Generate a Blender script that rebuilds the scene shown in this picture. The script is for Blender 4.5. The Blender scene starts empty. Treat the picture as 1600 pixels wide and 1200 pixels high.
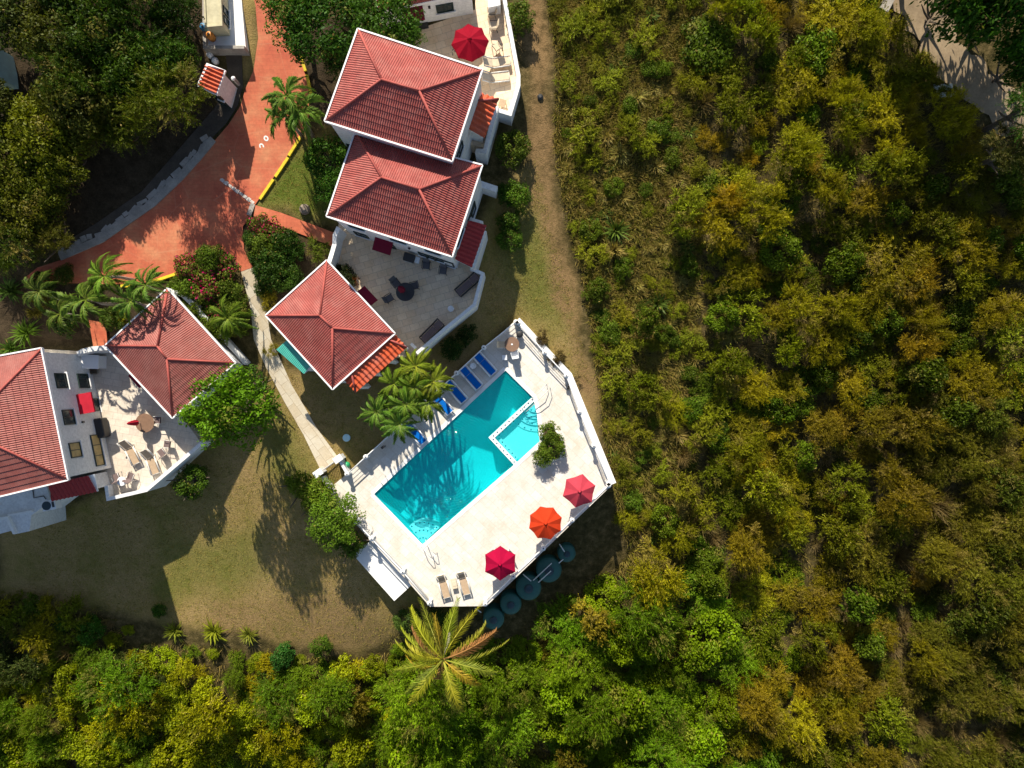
import bpy, bmesh, math, random
import numpy as np
from mathutils import Vector, Matrix

# ------------------------------------------------------------------ camera, sky, sun, exposure
SC = bpy.context.scene
COL = SC.collection
CAM_Z = 55.0
FPX = 1100.0
cd = bpy.data.cameras.new("camera")
cam = bpy.data.objects.new("camera", cd)
COL.objects.link(cam)
cam.location = (0, 0, CAM_Z)
cam.rotation_euler = (0, 0, 0)
cd.sensor_width = 36.0
cd.lens = 36.0 * FPX / 1600.0
cd.clip_end = 2000
SC.camera = cam

SUN_EL = math.radians(36)
SHX, SHY = 0.26, -1.34            # shadow offset per metre of height
sun_dir = Vector((-SHX, -SHY, 1.0)).normalized()   # towards the sun
wd = bpy.data.worlds.new("World")
SC.world = wd
wd.use_nodes = True
wn = wd.node_tree
sky = wn.nodes.new("ShaderNodeTexSky")
sky.sky_type = 'NISHITA'
sky.sun_disc = False
sky.sun_elevation = SUN_EL
sky.sun_rotation = math.atan2(sun_dir.x, sun_dir.y)
wn.links.new(sky.outputs[0], wn.nodes["Background"].inputs[0])
wn.nodes["Background"].inputs[1].default_value = 0.078
sl = bpy.data.lights.new("sun", 'SUN')
sl.energy = 5.0
sl.angle = math.radians(0.5)
sl.color = (1.0, 0.92, 0.78)
so = bpy.data.objects.new("sun", sl)
COL.objects.link(so)
so.location = (0, 40, 60)
so.rotation_euler = sun_dir.to_track_quat('Z', 'Y').to_euler()
SC.view_settings.view_transform = 'Standard'
SC.view_settings.look = 'None'
SC.view_settings.exposure = 0.75
SC.view_settings.gamma = 1.0

rng = random.Random(7)
nrg = np.random.default_rng(11)


def P(px, py, z):
    k = (CAM_Z - z) / FPX
    return Vector(((px - 800) * k, (600 - py) * k, z))


# ------------------------------------------------------------------ ground heights
CTRL = [
    (800, 485, -.08), (740, 520, -.1), (690, 575, -.1), (600, 660, -.12), (540, 720, -.12), (880, 540, -.25), (920, 620, -1),
    (940, 700, -2), (970, 780, -3.2), (900, 880, -4.4), (850, 920, -4.7), (750, 970, -4.6), (650, 970, -3.4),
    (600, 960, -2.9), (545, 850, -1.5), (485, 760, -.5), (500, 722, -.06), (470, 670, .1),
    (480, 600, .5), (440, 540, 1.1), (400, 430, 2.1), (430, 380, 2.5), (470, 470, 1.5), (660, 580, .1),
    (390, 320, 2.6), (330, 340, 2.6), (200, 390, 2.3), (60, 420, 2.1), (370, 230, 3.2), (430, 100, 4.1),
    (415, 10, 4.7), (480, 260, 2.9), (500, 200, 3.4), (520, 100, 3.9), (520, 380, 2.2), (560, 20, 4.0), (620, 60, 3.5),
    (830, 60, 2.9), (815, 170, 2.6), (840, 220, 2.0), (850, 330, 1.2), (780, 330, 1.4), (780, 420, .8), (870, 450, .2),
    (150, 520, 1.1), (60, 480, 1.5), (0, 500, 1.5), (260, 440, 2.0), (390, 600, .4), (330, 560, .8), (330, 720, -1.0),
    (250, 800, -2.4), (400, 780, -1.5), (180, 820, -3.0), (240, 900, -3.9), (100, 880, -3.8), (400, 900, -3.2), (500, 960, -3.6),
    (300, 1000, -4.6), (100, 1000, -5), (0, 850, -3.3), (0, 1180, -8), (400, 1180, -8), (800, 1180, -9),
    (800, 1050, -6.6), (600, 1050, -5.6), (1100, 1050, -8), (1100, 850, -6), (1100, 600, -2.6), (1100, 300, .6), (1100, 50, 2.2),
    (1400, 1150, -10), (1400, 800, -7), (1400, 500, -3), (1400, 200, .3), (1580, 1180, -10), (1580, 700, -5),
    (1580, 100, 1.2), (1450, 60, 1.6), (20, 20, 5), (200, 100, 4.5), (100, 250, 3), (250, 250, 3), (300, 50, 4.6), (345, 60, 4.4),
    (50, 650, 0), (0, 560, 1.2), (340, 150, 3.6), (380, 180, 3.4)]
_c = np.array([[P(*c).x, P(*c).y, c[2]] for c in CTRL])


def _tps(r2):
    return 0.5 * r2 * np.log(r2 + 1e-6)


_n = len(_c)
_A = np.zeros((_n + 3, _n + 3))
_d = ((_c[:, None, :2] - _c[None, :, :2]) ** 2).sum(-1)
_A[:_n, :_n] = _tps(_d) + np.eye(_n) * 6.0
_A[:_n, _n] = 1
_A[:_n, _n + 1:] = _c[:, :2]
_A[_n:, :_n] = _A[:_n, _n:].T
_b = np.zeros(_n + 3)
_b[:_n] = _c[:, 2]
_w = np.linalg.solve(_A, _b)


def gz_arr(X, Y):
    X = np.clip(np.asarray(X, float), -50, 50)
    Y = np.clip(np.asarray(Y, float), -38, 38)
    out = _w[_n] + _w[_n + 1] * X + _w[_n + 2] * Y
    for i in range(_n):
        out = out + _w[i] * _tps((X - _c[i, 0]) ** 2 + (Y - _c[i, 1]) ** 2)
    return out


def gz(x, y):
    return float(gz_arr(np.array([x]), np.array([y]))[0])


def G(px, py):
    z = 0.0
    for _ in range(7):
        p = P(px, py, z)
        z = gz(p.x, p.y)
    return P(px, py, z)


def inside(X, Y, poly):
    X = np.asarray(X); Y = np.asarray(Y)
    r = np.zeros(X.shape, bool)
    n = len(poly)
    for i in range(n):
        x0, y0 = poly[i][0], poly[i][1]
        x1, y1 = poly[(i + 1) % n][0], poly[(i + 1) % n][1]
        if y0 == y1:
            continue
        c = ((y0 > Y) != (y1 > Y)) & (X < (x1 - x0) * (Y - y0) / (y1 - y0) + x0)
        r ^= c
    return r


def edge_dist(X, Y, poly):
    d = np.full(np.shape(X), 1e9)
    n = len(poly)
    for i in range(n):
        a = np.array(poly[i][:2], float); b = np.array(poly[(i + 1) % n][:2], float)
        ab = b - a
        t = np.clip(((X - a[0]) * ab[0] + (Y - a[1]) * ab[1]) / (ab @ ab + 1e-9), 0, 1)
        d = np.minimum(d, np.hypot(X - a[0] - t * ab[0], Y - a[1] - t * ab[1]))
    return d


# ------------------------------------------------------------------ materials
MAT = {}


def nt(name):
    m = bpy.data.materials.new(name)
    m.use_nodes = True
    t = m.node_tree
    return m, t, t.nodes["Principled BSDF"]


def N(t, typ, **kw):
    n = t.nodes.new(typ)
    for k, v in kw.items():
        if k in n.inputs:
            n.inputs[k].default_value = v
        else:
            setattr(n, k, v)
    return n


def ramp(t, fac, stops):
    r = t.nodes.new("ShaderNodeValToRGB")
    el = r.color_ramp.elements
    while len(el) < len(stops):
        el.new(0.5)
    for e, (p, c) in zip(el, stops):
        e.position = p
        e.color = (c[0], c[1], c[2], 1) if not isinstance(c, (int, float)) else (c, c, c, 1)
    t.links.new(fac, r.inputs[0])
    return r.outputs[0]


def mixc(t, a, b, fac=0.5, mode='MIX'):
    m = t.nodes.new("ShaderNodeMix")
    m.data_type = 'RGBA'
    m.blend_type = mode
    for sock, v in ((0, fac), (6, a), (7, b)):
        if hasattr(v, "is_linked"):
            t.links.new(v, m.inputs[sock])
        elif isinstance(v, (int, float)):
            m.inputs[sock].default_value = v
        else:
            m.inputs[sock].default_value = (v[0], v[1], v[2], 1)
    return m.outputs[2]


def noise(t, scale, detail=4, rough=.6, coord='Object'):
    tc = t.nodes.new("ShaderNodeTexCoord")
    n = N(t, "ShaderNodeTexNoise", Scale=scale, Detail=detail, Roughness=rough)
    t.links.new(tc.outputs[coord], n.inputs[0])
    return n.outputs[0]


def bump(t, b, h, strength=.3, dist=.05):
    n = N(t, "ShaderNodeBump", Strength=strength, Distance=dist)
    t.links.new(h, n.inputs["Height"])
    t.links.new(n.outputs[0], b.inputs["Normal"])


def pm(name, col, rough=.6, var=.18, scale=2.5, fine=None, bmp=0, metallic=0):
    """a plain surface with soft stains and a little grain"""
    if name in MAT:
        return MAT[name]
    m, t, b = nt(name)
    lo = tuple(c * (1 - var) for c in col); hi = tuple(min(1, c * (1 + var * .7)) for c in col)
    c1 = ramp(t, noise(t, scale, 5), [(.3, lo), (.7, hi)])
    if fine:
        c1 = mixc(t, c1, ramp(t, noise(t, fine, 2), [(.35, .72), (.65, 1.0)]), .6, 'MULTIPLY')
    t.links.new(c1, b.inputs["Base Color"])
    b.inputs["Roughness"].default_value = rough
    if rough >= .8: b.inputs["Specular IOR Level"].default_value = .12
    b.inputs["Metallic"].default_value = metallic
    if bmp:
        bump(t, b, noise(t, 18, 3), bmp, .02)
    MAT[name] = m
    return m


pm("plaster", (.78, .78, .77), .8, .07, .8, fine=6, bmp=.15)
pm("plaster_cap", (.80, .79, .76), .8, .08, 1.5, bmp=.15)
pm("cream_render", (.55, .50, .33), .85, .15, .9, fine=4)
pm("trim_white", (.80, .80, .80), .5, .05, 2)
pm("ridge_tile", (.34, .065, .05), .75, .2, 3)
pm("maroon_cloth", (.17, .012, .03), .9, .1, 3)
pm("red_cloth", (.42, .018, .035), .9, .12, 2)
pm("frame_dark", (.015, .03, .025), .5, .1, 3)
pm("glass_dark", (.02, .035, .035), .08, .3, 1.2)
pm("curtain", (.40, .29, .11), .5, .3, 2.5)
pm("blue_sling", (.0, .12, .46), .8, .12, 4)
pm("plastic_white", (.78, .79, .80), .4, .04, 3)
pm("tan_sling", (.44, .32, .21), .85, .12, 5)
pm("taupe_sling", (.17, .125, .12), .85, .12, 5)
pm("grey_sling", (.12, .12, .13), .85, .12, 5)
pm("cushion", (.62, .52, .38), .9, .1, 4)
pm("metal_pale", (.60, .58, .54), .4, .08, 5)
pm("metal_dark", (.025, .025, .025), .45, .1, 5)
pm("table_brown", (.20, .115, .07), .55, .15, 6)
pm("table_black", (.02, .02, .022), .4, .1, 5)
pm("cover_black", (.018, .018, .02), .55, .3, 6, bmp=.5)
pm("tank_green", (.018, .10, .085), .55, .12, 1.5)
pm("tank_lid", (.015, .04, .055), .5, .1, 2)
pm("pvc", (.66, .65, .62), .5, .05, 4)
pm("concrete", (.36, .33, .29), .9, .25, 1.2, fine=9, bmp=.2)
pm("dirt_tan", (.36, .27, .17), .95, .25, .8, fine=6)
pm("concrete_dark", (.085, .07, .055), .9, .25, 1.0, fine=9)
pm("stone_light", (.62, .56, .45), .9, .2, 1.4, fine=7)
pm("yellow_paint", (.72, .55, .015), .6, .15, 3, fine=8)
pm("teal_metal", (.075, .42, .34), .5, .1, 2)
pm("bark", (.12, .095, .07), .95, .3, 5)
pm("bark_pale", (.33, .29, .24), .95, .3, 5)
pm("green_plastic", (.02, .30, .12), .5, .1, 3)
pm("blue_plastic", (.03, .16, .30), .5, .1, 3)
pm("orange_plastic", (.6, .22, .03), .5, .1, 3)
pm("soil", (.10, .065, .04), .95, .3, 3)
pm("clay_pot", (.3, .12, .07), .8, .15, 3)
pm("rust_rock", (.22, .18, .14), .9, .3, 3, bmp=.4)
pm("pale_blue", (.50, .74, .78), .7, .12, 2)
pm("litter_white", (.75, .78, .74), .7, .1, 3)
pm("road_white", (.62, .56, .50), .8, .25, 6, fine=14)
pm("carport_red", (.34, .02, .02), .6, .12, 2)


def umbrella_mat(name, col):
    return pm(name, col, .85, .12, 1.5)


def roof_mat(name, col):
    m, t, b = nt(name)
    c = ramp(t, noise(t, 1.3, 5), [(.3, tuple(x * .80 for x in col)), (.7, tuple(x * 1.12 for x in col))])
    c = mixc(t, c, ramp(t, noise(t, 9, 3), [(.35, .75), (.6, 1.0)]), .35, 'MULTIPLY')
    c = mixc(t, c, (.46, .22, .18), ramp(t, noise(t, 1.1, 7, .7), [(.45, 0), (.75, .42)]))
    t.links.new(c, b.inputs["Base Color"])
    b.inputs["Roughness"].default_value = .72
    MAT[name] = m


roof_mat("roof_red", (.32, .066, .053))
roof_mat("roof_rose", (.31, .088, .07))
roof_mat("roof_orange", (.55, .085, .022))


def paving(name, cols, tile=.6, joint=.02, stain=(.6, .45, .3), jointcol=(.35, .3, .24), rough=.75, rot=0.0):
    m, t, b = nt(name)
    tc = t.nodes.new("ShaderNodeTexCoord")
    mp = t.nodes.new("ShaderNodeMapping")
    mp.inputs["Rotation"].default_value = (0, 0, rot)
    t.links.new(tc.outputs["Object"], mp.inputs[0])
    br = N(t, "ShaderNodeTexBrick", Scale=1.0)
    br.inputs["Color1"].default_value = (0, 0, 0, 1)
    br.inputs["Color2"].default_value = (1, 1, 1, 1)
    br.inputs["Mortar"].default_value = (.5, .5, .5, 1)
    br.inputs["Mortar Size"].default_value = joint
    br.inputs["Brick Width"].default_value = tile * 1.45
    br.inputs["Row Height"].default_value = tile
    br.offset = .37
    t.links.new(mp.outputs[0], br.inputs[0])
    base = ramp(t, br.outputs[0], [(i / (len(cols) - 1), c) for i, c in enumerate(cols)])
    base = mixc(t, base, jointcol, br.outputs[1])
    st = ramp(t, noise(t, .75, 6, .65), [(.45, 0), (.75, .55)])
    base = mixc(t, base, stain, st)
    base = mixc(t, base, ramp(t, noise(t, 7, 4), [(.3, .75), (.6, 1)]), .5, 'MULTIPLY')
    t.links.new(base, b.inputs["Base Color"])
    b.inputs["Roughness"].default_value = rough
    bump(t, b, noise(t, 14, 3), .15, .02)
    MAT[name] = m


paving("deck_stone", [(.67, .64, .59), (.63, .59, .52), (.69, .665, .62)], .6, .014, (.50, .39, .25), (.54, .49, .42), .7, math.radians(43))
paving("patio_stone", [(.80, .62, .42), (.86, .70, .50), (.74, .58, .42), (.82, .62, .40)], .5, .014, (.56, .39, .21), (.52, .41, .29), .8, math.radians(-17))
paving("terrace_stone", [(.64, .56, .46), (.69, .62, .52), (.58, .50, .42)], .5, .014, (.44, .34, .24), (.45, .4, .34), .8, math.radians(10))
paving("path_stone", [(.60, .53, .40), (.66, .60, .48), (.55, .46, .32)], .7, .015, (.48, .36, .20), (.38, .30, .2), .9, math.radians(55))


def red_concrete():
    m, t, b = nt("red_concrete")
    c = ramp(t, noise(t, .45, 6, .62), [(.28, (.47, .085, .040)), (.5, (.58, .145, .065)), (.72, (.62, .25, .115))])
    tc = t.nodes.new("ShaderNodeTexCoord")
    br = N(t, "ShaderNodeTexBrick", Scale=1.0)
    for k, v in (("Color1", .86), ("Color2", 1.0), ("Mortar", .74)):
        br.inputs[k].default_value = (v, v, v, 1)
    br.inputs["Mortar Size"].default_value = .012
    br.inputs["Brick Width"].default_value = .5
    br.inputs["Row Height"].default_value = .25
    t.links.new(tc.outputs["Object"], br.inputs[0])
    c = mixc(t, c, br.outputs[0], .7, 'MULTIPLY')
    c = mixc(t, c, ramp(t, noise(t, 6, 5), [(.3, .72), (.6, 1)]), .6, 'MULTIPLY')
    v = N(t, "ShaderNodeTexVoronoi", Scale=.3, feature='DISTANCE_TO_EDGE')
    wob = N(t, "ShaderNodeTexNoise", Scale=.8)
    t.links.new(tc.outputs["Object"], wob.inputs[0])
    mm = mixc(t, tc.outputs["Object"], wob.outputs[1], .12, 'ADD')
    t.links.new(mm, v.inputs[0])
    c = mixc(t, c, (.55, .27, .15), ramp(t, v.outputs[0], [(0, .38), (.008, 0)]))
    t.links.new(c, b.inputs["Base Color"])
    b.inputs["Roughness"].default_value = .8
    MAT["red_concrete"] = m


red_concrete()


def ground_mat():
    m, t, b = nt("ground_cover")
    at = N(t, "ShaderNodeAttribute", attribute_name="zone")
    sp = t.nodes.new("ShaderNodeSeparateColor")
    t.links.new(at.outputs[0], sp.inputs[0])
    n1 = noise(t, .22, 6, .6)
    n2 = noise(t, 1.6, 6, .7)
    n3 = noise(t, 9, 4, .7)
    lawn = ramp(t, n1, [(.34, (.15, .155, .025)), (.45, (.27, .20, .065)), (.62, (.36, .245, .105))])
    lawn = mixc(t, lawn, ramp(t, n2, [(.3, (.20, .175, .04)), (.6, (.34, .235, .095))]), .4)
    lawn = mixc(t, lawn, ramp(t, n2, [(.3, (.075, .12, .012)), (.7, (.15, .165, .03))]), at.outputs['Alpha'])
    trail = ramp(t, n2, [(.3, (.20, .125, .055)), (.7, (.30, .19, .085))])
    wild = ramp(t, n2, [(.3, (.04, .034, .012)), (.5, (.09, .07, .025)), (.72, (.22, .16, .07))])
    litter = ramp(t, n2, [(.3, (.03, .022, .012)), (.7, (.085, .06, .035))])
    c = mixc(t, wild, lawn, sp.outputs[0])
    c = mixc(t, c, litter, sp.outputs[1])
    tm = t.nodes.new("ShaderNodeMath"); tm.operation = 'MULTIPLY'
    t.links.new(sp.outputs[2], tm.inputs[0]); t.links.new(ramp(t, n2, [(.36, .45), (.55, 1.0)]), tm.inputs[1])
    c = mixc(t, c, trail, tm.outputs[0])
    c = mixc(t, c, ramp(t, n3, [(.3, .55), (.65, 1.15)]), .7, 'MULTIPLY')
    c = mixc(t, c, ramp(t, noise(t, 28, 3), [(.3, .6), (.62, 1.1)]), .6, 'MULTIPLY')
    t.links.new(c, b.inputs["Base Color"])
    b.inputs["Roughness"].default_value = .95
    b.inputs["Specular IOR Level"].default_value = .1
    bump(t, b, n3, .6, .12)
    MAT["ground_cover"] = m


ground_mat()


def leaf_mat():
    m, t, b = nt("leaf")
    oi = t.nodes.new("ShaderNodeObjectInfo")
    at = N(t, "ShaderNodeAttribute", attribute_name="tint")
    sp = t.nodes.new("ShaderNodeSeparateColor")
    t.links.new(at.outputs[0], sp.inputs[0])
    c = mixc(t, oi.outputs["Color"], sp.outputs[0], 1.0, 'MULTIPLY')
    c = mixc(t, c, (.30, .215, .06), sp.outputs[1])
    c = mixc(t, c, (.48, .012, .11), sp.outputs[2])
    t.links.new(c, b.inputs["Base Color"])
    b.inputs["Roughness"].default_value = .5
    b.inputs["Specular IOR Level"].default_value = .10
    tr = t.nodes.new("ShaderNodeBsdfTranslucent")
    t.links.new(mixc(t, c, (1.25, 1.25, .5), 1.0, 'MULTIPLY'), tr.inputs[0])
    mx = t.nodes.new("ShaderNodeMixShader")
    mx.inputs[0].default_value = .28
    t.links.new(b.outputs[0], mx.inputs[1]); t.links.new(tr.outputs[0], mx.inputs[2])
    t.links.new(mx.outputs[0], t.nodes["Material Output"].inputs[0])
    MAT["leaf"] = m


leaf_mat()


def water_mat(name, tint, murk):
    m, t, b = nt(name)
    t.nodes.remove(b)
    tr = t.nodes.new("ShaderNodeBsdfTransparent")
    tr.inputs[0].default_value = (*tint, 1)
    df = t.nodes.new("ShaderNodeBsdfDiffuse")
    df.inputs[0].default_value = (.0, .62, .64, 1)
    gl = N(t, "ShaderNodeBsdfGlossy", Roughness=.05)
    lw = t.nodes.new("ShaderNodeLayerWeight")
    pw = t.nodes.new("ShaderNodeMath"); pw.operation = 'POWER'; pw.inputs[1].default_value = 5.0
    t.links.new(lw.outputs["Facing"], pw.inputs[0])
    fr = t.nodes.new("ShaderNodeMath"); fr.operation = 'MULTIPLY_ADD'
    fr.inputs[1].default_value = .95; fr.inputs[2].default_value = .02
    t.links.new(pw.outputs[0], fr.inputs[0])
    tc = t.nodes.new("ShaderNodeTexCoord")
    dw = N(t, "ShaderNodeTexNoise", Scale=.5, Detail=2)
    t.links.new(tc.outputs["Object"], dw.inputs[0])
    vv = mixc(t, tc.outputs["Object"], dw.outputs[1], .55, 'ADD')
    w = N(t, "ShaderNodeTexWave", Scale=1.6, Distortion=4.0, Detail=2)
    w.wave_type = 'RINGS'
    w.rings_direction = 'Z'
    t.links.new(vv, w.inputs[0])
    n = N(t, "ShaderNodeTexNoise", Scale=4, Detail=3)
    t.links.new(tc.outputs["Object"], n.inputs[0])
    h = mixc(t, w.outputs[0], n.outputs[0], .5)
    bp = N(t, "ShaderNodeBump", Strength=.7, Distance=.09)
    t.links.new(h, bp.inputs["Height"])
    for x in (df, gl, lw):
        t.links.new(bp.outputs[0], x.inputs["Normal"])
    a = t.nodes.new("ShaderNodeMixShader")
    a.inputs[0].default_value = murk
    t.links.new(tr.outputs[0], a.inputs[1]); t.links.new(df.outputs[0], a.inputs[2])
    o = t.nodes.new("ShaderNodeMixShader")
    t.links.new(fr.outputs[0], o.inputs[0])
    t.links.new(a.outputs[0], o.inputs[1]); t.links.new(gl.outputs[0], o.inputs[2])
    t.links.new(o.outputs[0], t.nodes["Material Output"].inputs[0])
    MAT[name] = m


water_mat("pool_water", (.40, .93, 1.0), .21)
pm("wading_tile", (.60, .90, .84), .6, .06, 2, fine=10)
pm("pool_tile", (.03, .64, .64), .6, .06, 2, fine=10)
pm("pool_step", (.72, .80, .79), .6, .05, 2)
pm("tile_navy", (.015, .03, .09), .4, .1, 3)

# ------------------------------------------------------------------ mesh helpers
OFF = {}


class MB:
    def __init__(s):
        s.v = []; s.f = []; s.m = []; s.cur = 0

    def add(s, vs, fs):
        o = len(s.v)
        s.v += [Vector(x) for x in vs]
        s.f += [[i + o for i in f] for f in fs]
        s.m += [s.cur] * len(fs)
        return s

    def box(s, c, size, rz=0, M=None):
        x, y, z = (k / 2 for k in size)
        vs = [Vector((a * x, b * y, d * z)) for d in (-1, 1) for a, b in ((-1, -1), (1, -1), (1, 1), (-1, 1))]
        R = M if M is not None else Matrix.Rotation(rz, 3, 'Z')
        vs = [R @ v + Vector(c) for v in vs]
        return s.add(vs, [(3, 2, 1, 0), (4, 5, 6, 7), (0, 1, 5, 4), (1, 2, 6, 5), (2, 3, 7, 6), (3, 0, 4, 7)])

    def prism(s, poly, z0, z1):
        n = len(poly)
        a = sum(poly[i][0] * poly[(i + 1) % n][1] - poly[(i + 1) % n][0] * poly[i][1] for i in range(n))
        if a < 0:
            poly = poly[::-1]
        z0s = z0 if hasattr(z0, "__len__") else [z0] * n
        z1s = z1 if hasattr(z1, "__len__") else [z1] * n
        vs = [(p[0], p[1], z) for p, z in zip(poly, z0s)] + [(p[0], p[1], z) for p, z in zip(poly, z1s)]
        fs = [tuple(range(n - 1, -1, -1)), tuple(range(n, 2 * n))]
        fs += [(i, (i + 1) % n, n + (i + 1) % n, n + i) for i in range(n)]
        return s.add(vs, fs)

    def tube(s, pts, r, n=8, cap=True):
        pts = [Vector(p) for p in pts]
        rs = r if hasattr(r, "__len__") else [r] * len(pts)
        vs = []
        for i, p in enumerate(pts):
            d = (pts[min(i + 1, len(pts) - 1)] - pts[max(i - 1, 0)]).normalized()
            q = d.to_track_quat('Z', 'Y')
            for k in range(n):
                a = 2 * math.pi * k / n
                vs.append(p + q @ Vector((math.cos(a) * rs[i], math.sin(a) * rs[i], 0)))
        fs = []
        for i in range(len(pts) - 1):
            for k in range(n):
                fs.append((i * n + k, i * n + (k + 1) % n, (i + 1) * n + (k + 1) % n, (i + 1) * n + k))
        if cap:
            fs.append(tuple(range(n - 1, -1, -1)))
            fs.append(tuple((len(pts) - 1) * n + k for k in range(n)))
        return s.add(vs, fs)

    def lathe(s, c, prof, n=20):
        c = Vector(c)
        vs = []
        for r, z in prof:
            for k in range(n):
                a = 2 * math.pi * k / n
                vs.append(c + Vector((r * math.cos(a), r * math.sin(a), z)))
        fs = []
        for i in range(len(prof) - 1):
            for k in range(n):
                fs.append((i * n + k, i * n + (k + 1) % n, (i + 1) * n + (k + 1) % n, (i + 1) * n + k))
        fs.append(tuple(range(n - 1, -1, -1)))
        fs.append(tuple((len(prof) - 1) * n + k for k in range(n)))
        return s.add(vs, fs)

    def wall(s, pts, th, z0, z1):
        """a wall along a polyline of 2-D points, mitred; z1 may be a list"""
        n = len(pts)
        z1s = z1 if hasattr(z1, "__len__") else [z1] * n
        z0s = z0 if hasattr(z0, "__len__") else [z0] * n
        L = []; R = []
        for i in range(n):
            a = Vector(pts[max(i - 1, 0)][:2]); p = Vector(pts[i][:2]); b = Vector(pts[min(i + 1, n - 1)][:2])
            d1 = (p - a).normalized() if i > 0 else (b - p).normalized()
            d2 = (b - p).normalized() if i < n - 1 else d1
            t = (d1 + d2).normalized()
            nn = Vector((-t.y, t.x))
            k = th / 2 / max(.35, nn.dot(Vector((-d1.y, d1.x))))
            L.append(p + nn * k); R.append(p - nn * k)
        vs = []
        for i in range(n):
            vs += [(L[i].x, L[i].y, z0s[i]), (R[i].x, R[i].y, z0s[i]), (R[i].x, R[i].y, z1s[i]), (L[i].x, L[i].y, z1s[i])]
        fs = [(0, 1, 2, 3), tuple((n - 1) * 4 + k for k in (3, 2, 1, 0))]
        for i in range(n - 1):
            a = i * 4; b = a + 4
            for k in range(4):
                fs.append((a + k, b + k, b + (k + 1) % 4, a + (k + 1) % 4))
        s.add(vs, fs)
        return s

    def obj(s, name, mats, parent=None, smooth=False):
        off = OFF.get(parent.name, Vector((0, 0, 0))) if parent else Vector((0, 0, 0))
        me = bpy.data.meshes.new(name)
        me.from_pydata([tuple(v - off) for v in s.v], [], s.f)
        for m in (mats if isinstance(mats, (list, tuple)) else [mats]):
            me.materials.append(MAT[m])
        me.polygons.foreach_set("material_index", s.m)
        if smooth:
            me.polygons.foreach_set("use_smooth", [True] * len(s.f))
        me.update()
        bm = bmesh.new(); bm.from_mesh(me)
        bmesh.ops.recalc_face_normals(bm, faces=bm.faces)
        bm.normal_update()
        if all(f.normal.z < -.9 for f in bm.faces):
            bmesh.ops.reverse_faces(bm, faces=bm.faces)
        bm.to_mesh(me); bm.free()
        o = bpy.data.objects.new(name, me)
        COL.objects.link(o)
        if parent:
            o.parent = parent
        OFF[o.name] = off
        return o


def tag(o, label, cat, group=None, kind=None):
    if label: o["label"] = label
    if cat: o["category"] = cat
    if group: o["group"] = group
    if kind: o["kind"] = kind
    return o


def struct(o, label=None):
    o["kind"] = "structure"
    if label: o["label"] = label
    return o


def thing(name, label, cat, loc=(0, 0, 0), group=None):
    o = bpy.data.objects.new(name, None)
    o.empty_display_size = .3
    COL.objects.link(o)
    o.location = loc
    OFF[o.name] = Vector(loc)
    return tag(o, label, cat, group)


def copy_tree(o, parent=None):
    c = o.copy()
    COL.objects.link(c)
    if parent:
        c.parent = parent
    for ch in o.children:
        copy_tree(ch, c)
    return c


USED = set()


def place(proto, loc, rz=0, label=None, group=None, sc=1.0):
    if proto.name in USED:
        o = copy_tree(proto)
    else:
        USED.add(proto.name); o = proto
    o.location = loc
    o.rotation_euler = (0, 0, rz)
    o.scale = (sc, sc, sc)
    if label: o["label"] = label
    if group: o["group"] = group
    return o


def heading(a, b):
    return math.atan2(b[1] - a[1], b[0] - a[0])


def P2(px, py, z):
    p = P(px, py, z)
    return (p.x, p.y)


def qmesh(name, V, F, tint=None):
    """quick mesh from arrays: V (n,3), F (m,4)"""
    me = bpy.data.meshes.new(name)
    n, m = len(V), len(F)
    k = F.shape[1]
    me.vertices.add(n); me.loops.add(m * k); me.polygons.add(m)
    me.vertices.foreach_set("co", V.astype(np.float32).ravel())
    me.loops.foreach_set("vertex_index", F.astype(np.int32).ravel())
    me.polygons.foreach_set("loop_start", np.arange(0, m * k, k, dtype=np.int32))
    if tint is not None:
        a = me.attributes.new("tint", 'FLOAT_COLOR', 'POINT')
        a.data.foreach_set("color", np.concatenate([tint, np.ones((n, 1))], 1).astype(np.float32).ravel())
    me.update(calc_edges=True)
    return me


def drape(name, poly, mat, dz, parent=None, step=.6):
    """a sheet of ground surface following the terrain"""
    bm = bmesh.new()
    vs = [bm.verts.new((p[0], p[1], 0)) for p in poly]
    es = [bm.edges.new((vs[i], vs[(i + 1) % len(vs)])) for i in range(len(vs))]
    bmesh.ops.triangle_fill(bm, edges=es, use_beauty=True)
    xs = [p[0] for p in poly]; ys = [p[1] for p in poly]
    for ax, lo, hi in ((0, min(xs), max(xs)), (1, min(ys), max(ys))):
        k = lo + step
        while k < hi:
            co = (k, 0, 0) if ax == 0 else (0, k, 0)
            no = (1, 0, 0) if ax == 0 else (0, 1, 0)
            bmesh.ops.bisect_plane(bm, geom=bm.verts[:] + bm.edges[:] + bm.faces[:], plane_co=co, plane_no=no)
            k += step
    X = np.array([v.co.x for v in bm.verts]); Y = np.array([v.co.y for v in bm.verts])
    Z = gz_arr(X, Y)
    for v, z in zip(bm.verts, Z):
        v.co.z = z + dz
    for f in bm.faces:
        if f.normal.z < 0:
            f.normal_flip()
    me = bpy.data.meshes.new(name)
    bmesh.ops.recalc_face_normals(bm, faces=bm.faces)
    bm.normal_update()
    if sum(f.normal.z for f in bm.faces) < 0:
        bmesh.ops.reverse_faces(bm, faces=bm.faces)
    bm.to_mesh(me); bm.free()
    me.materials.append(MAT[mat])
    o = bpy.data.objects.new(name, me)
    COL.objects.link(o)
    return o


def ragged(poly, amp=.5, step=.7):
    out = []
    n = len(poly)
    for i in range(n):
        a, b = Vector(poly[i]), Vector(poly[(i + 1) % n])
        m = max(1, int((b - a).length / step))
        d = (b - a).normalized()
        for k in range(m):
            q = a.lerp(b, k / m) + Vector((-d.y, d.x)) * rng.uniform(-amp, amp) + d * rng.uniform(-.1, .1)
            out.append((q.x, q.y))
    return out


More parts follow.
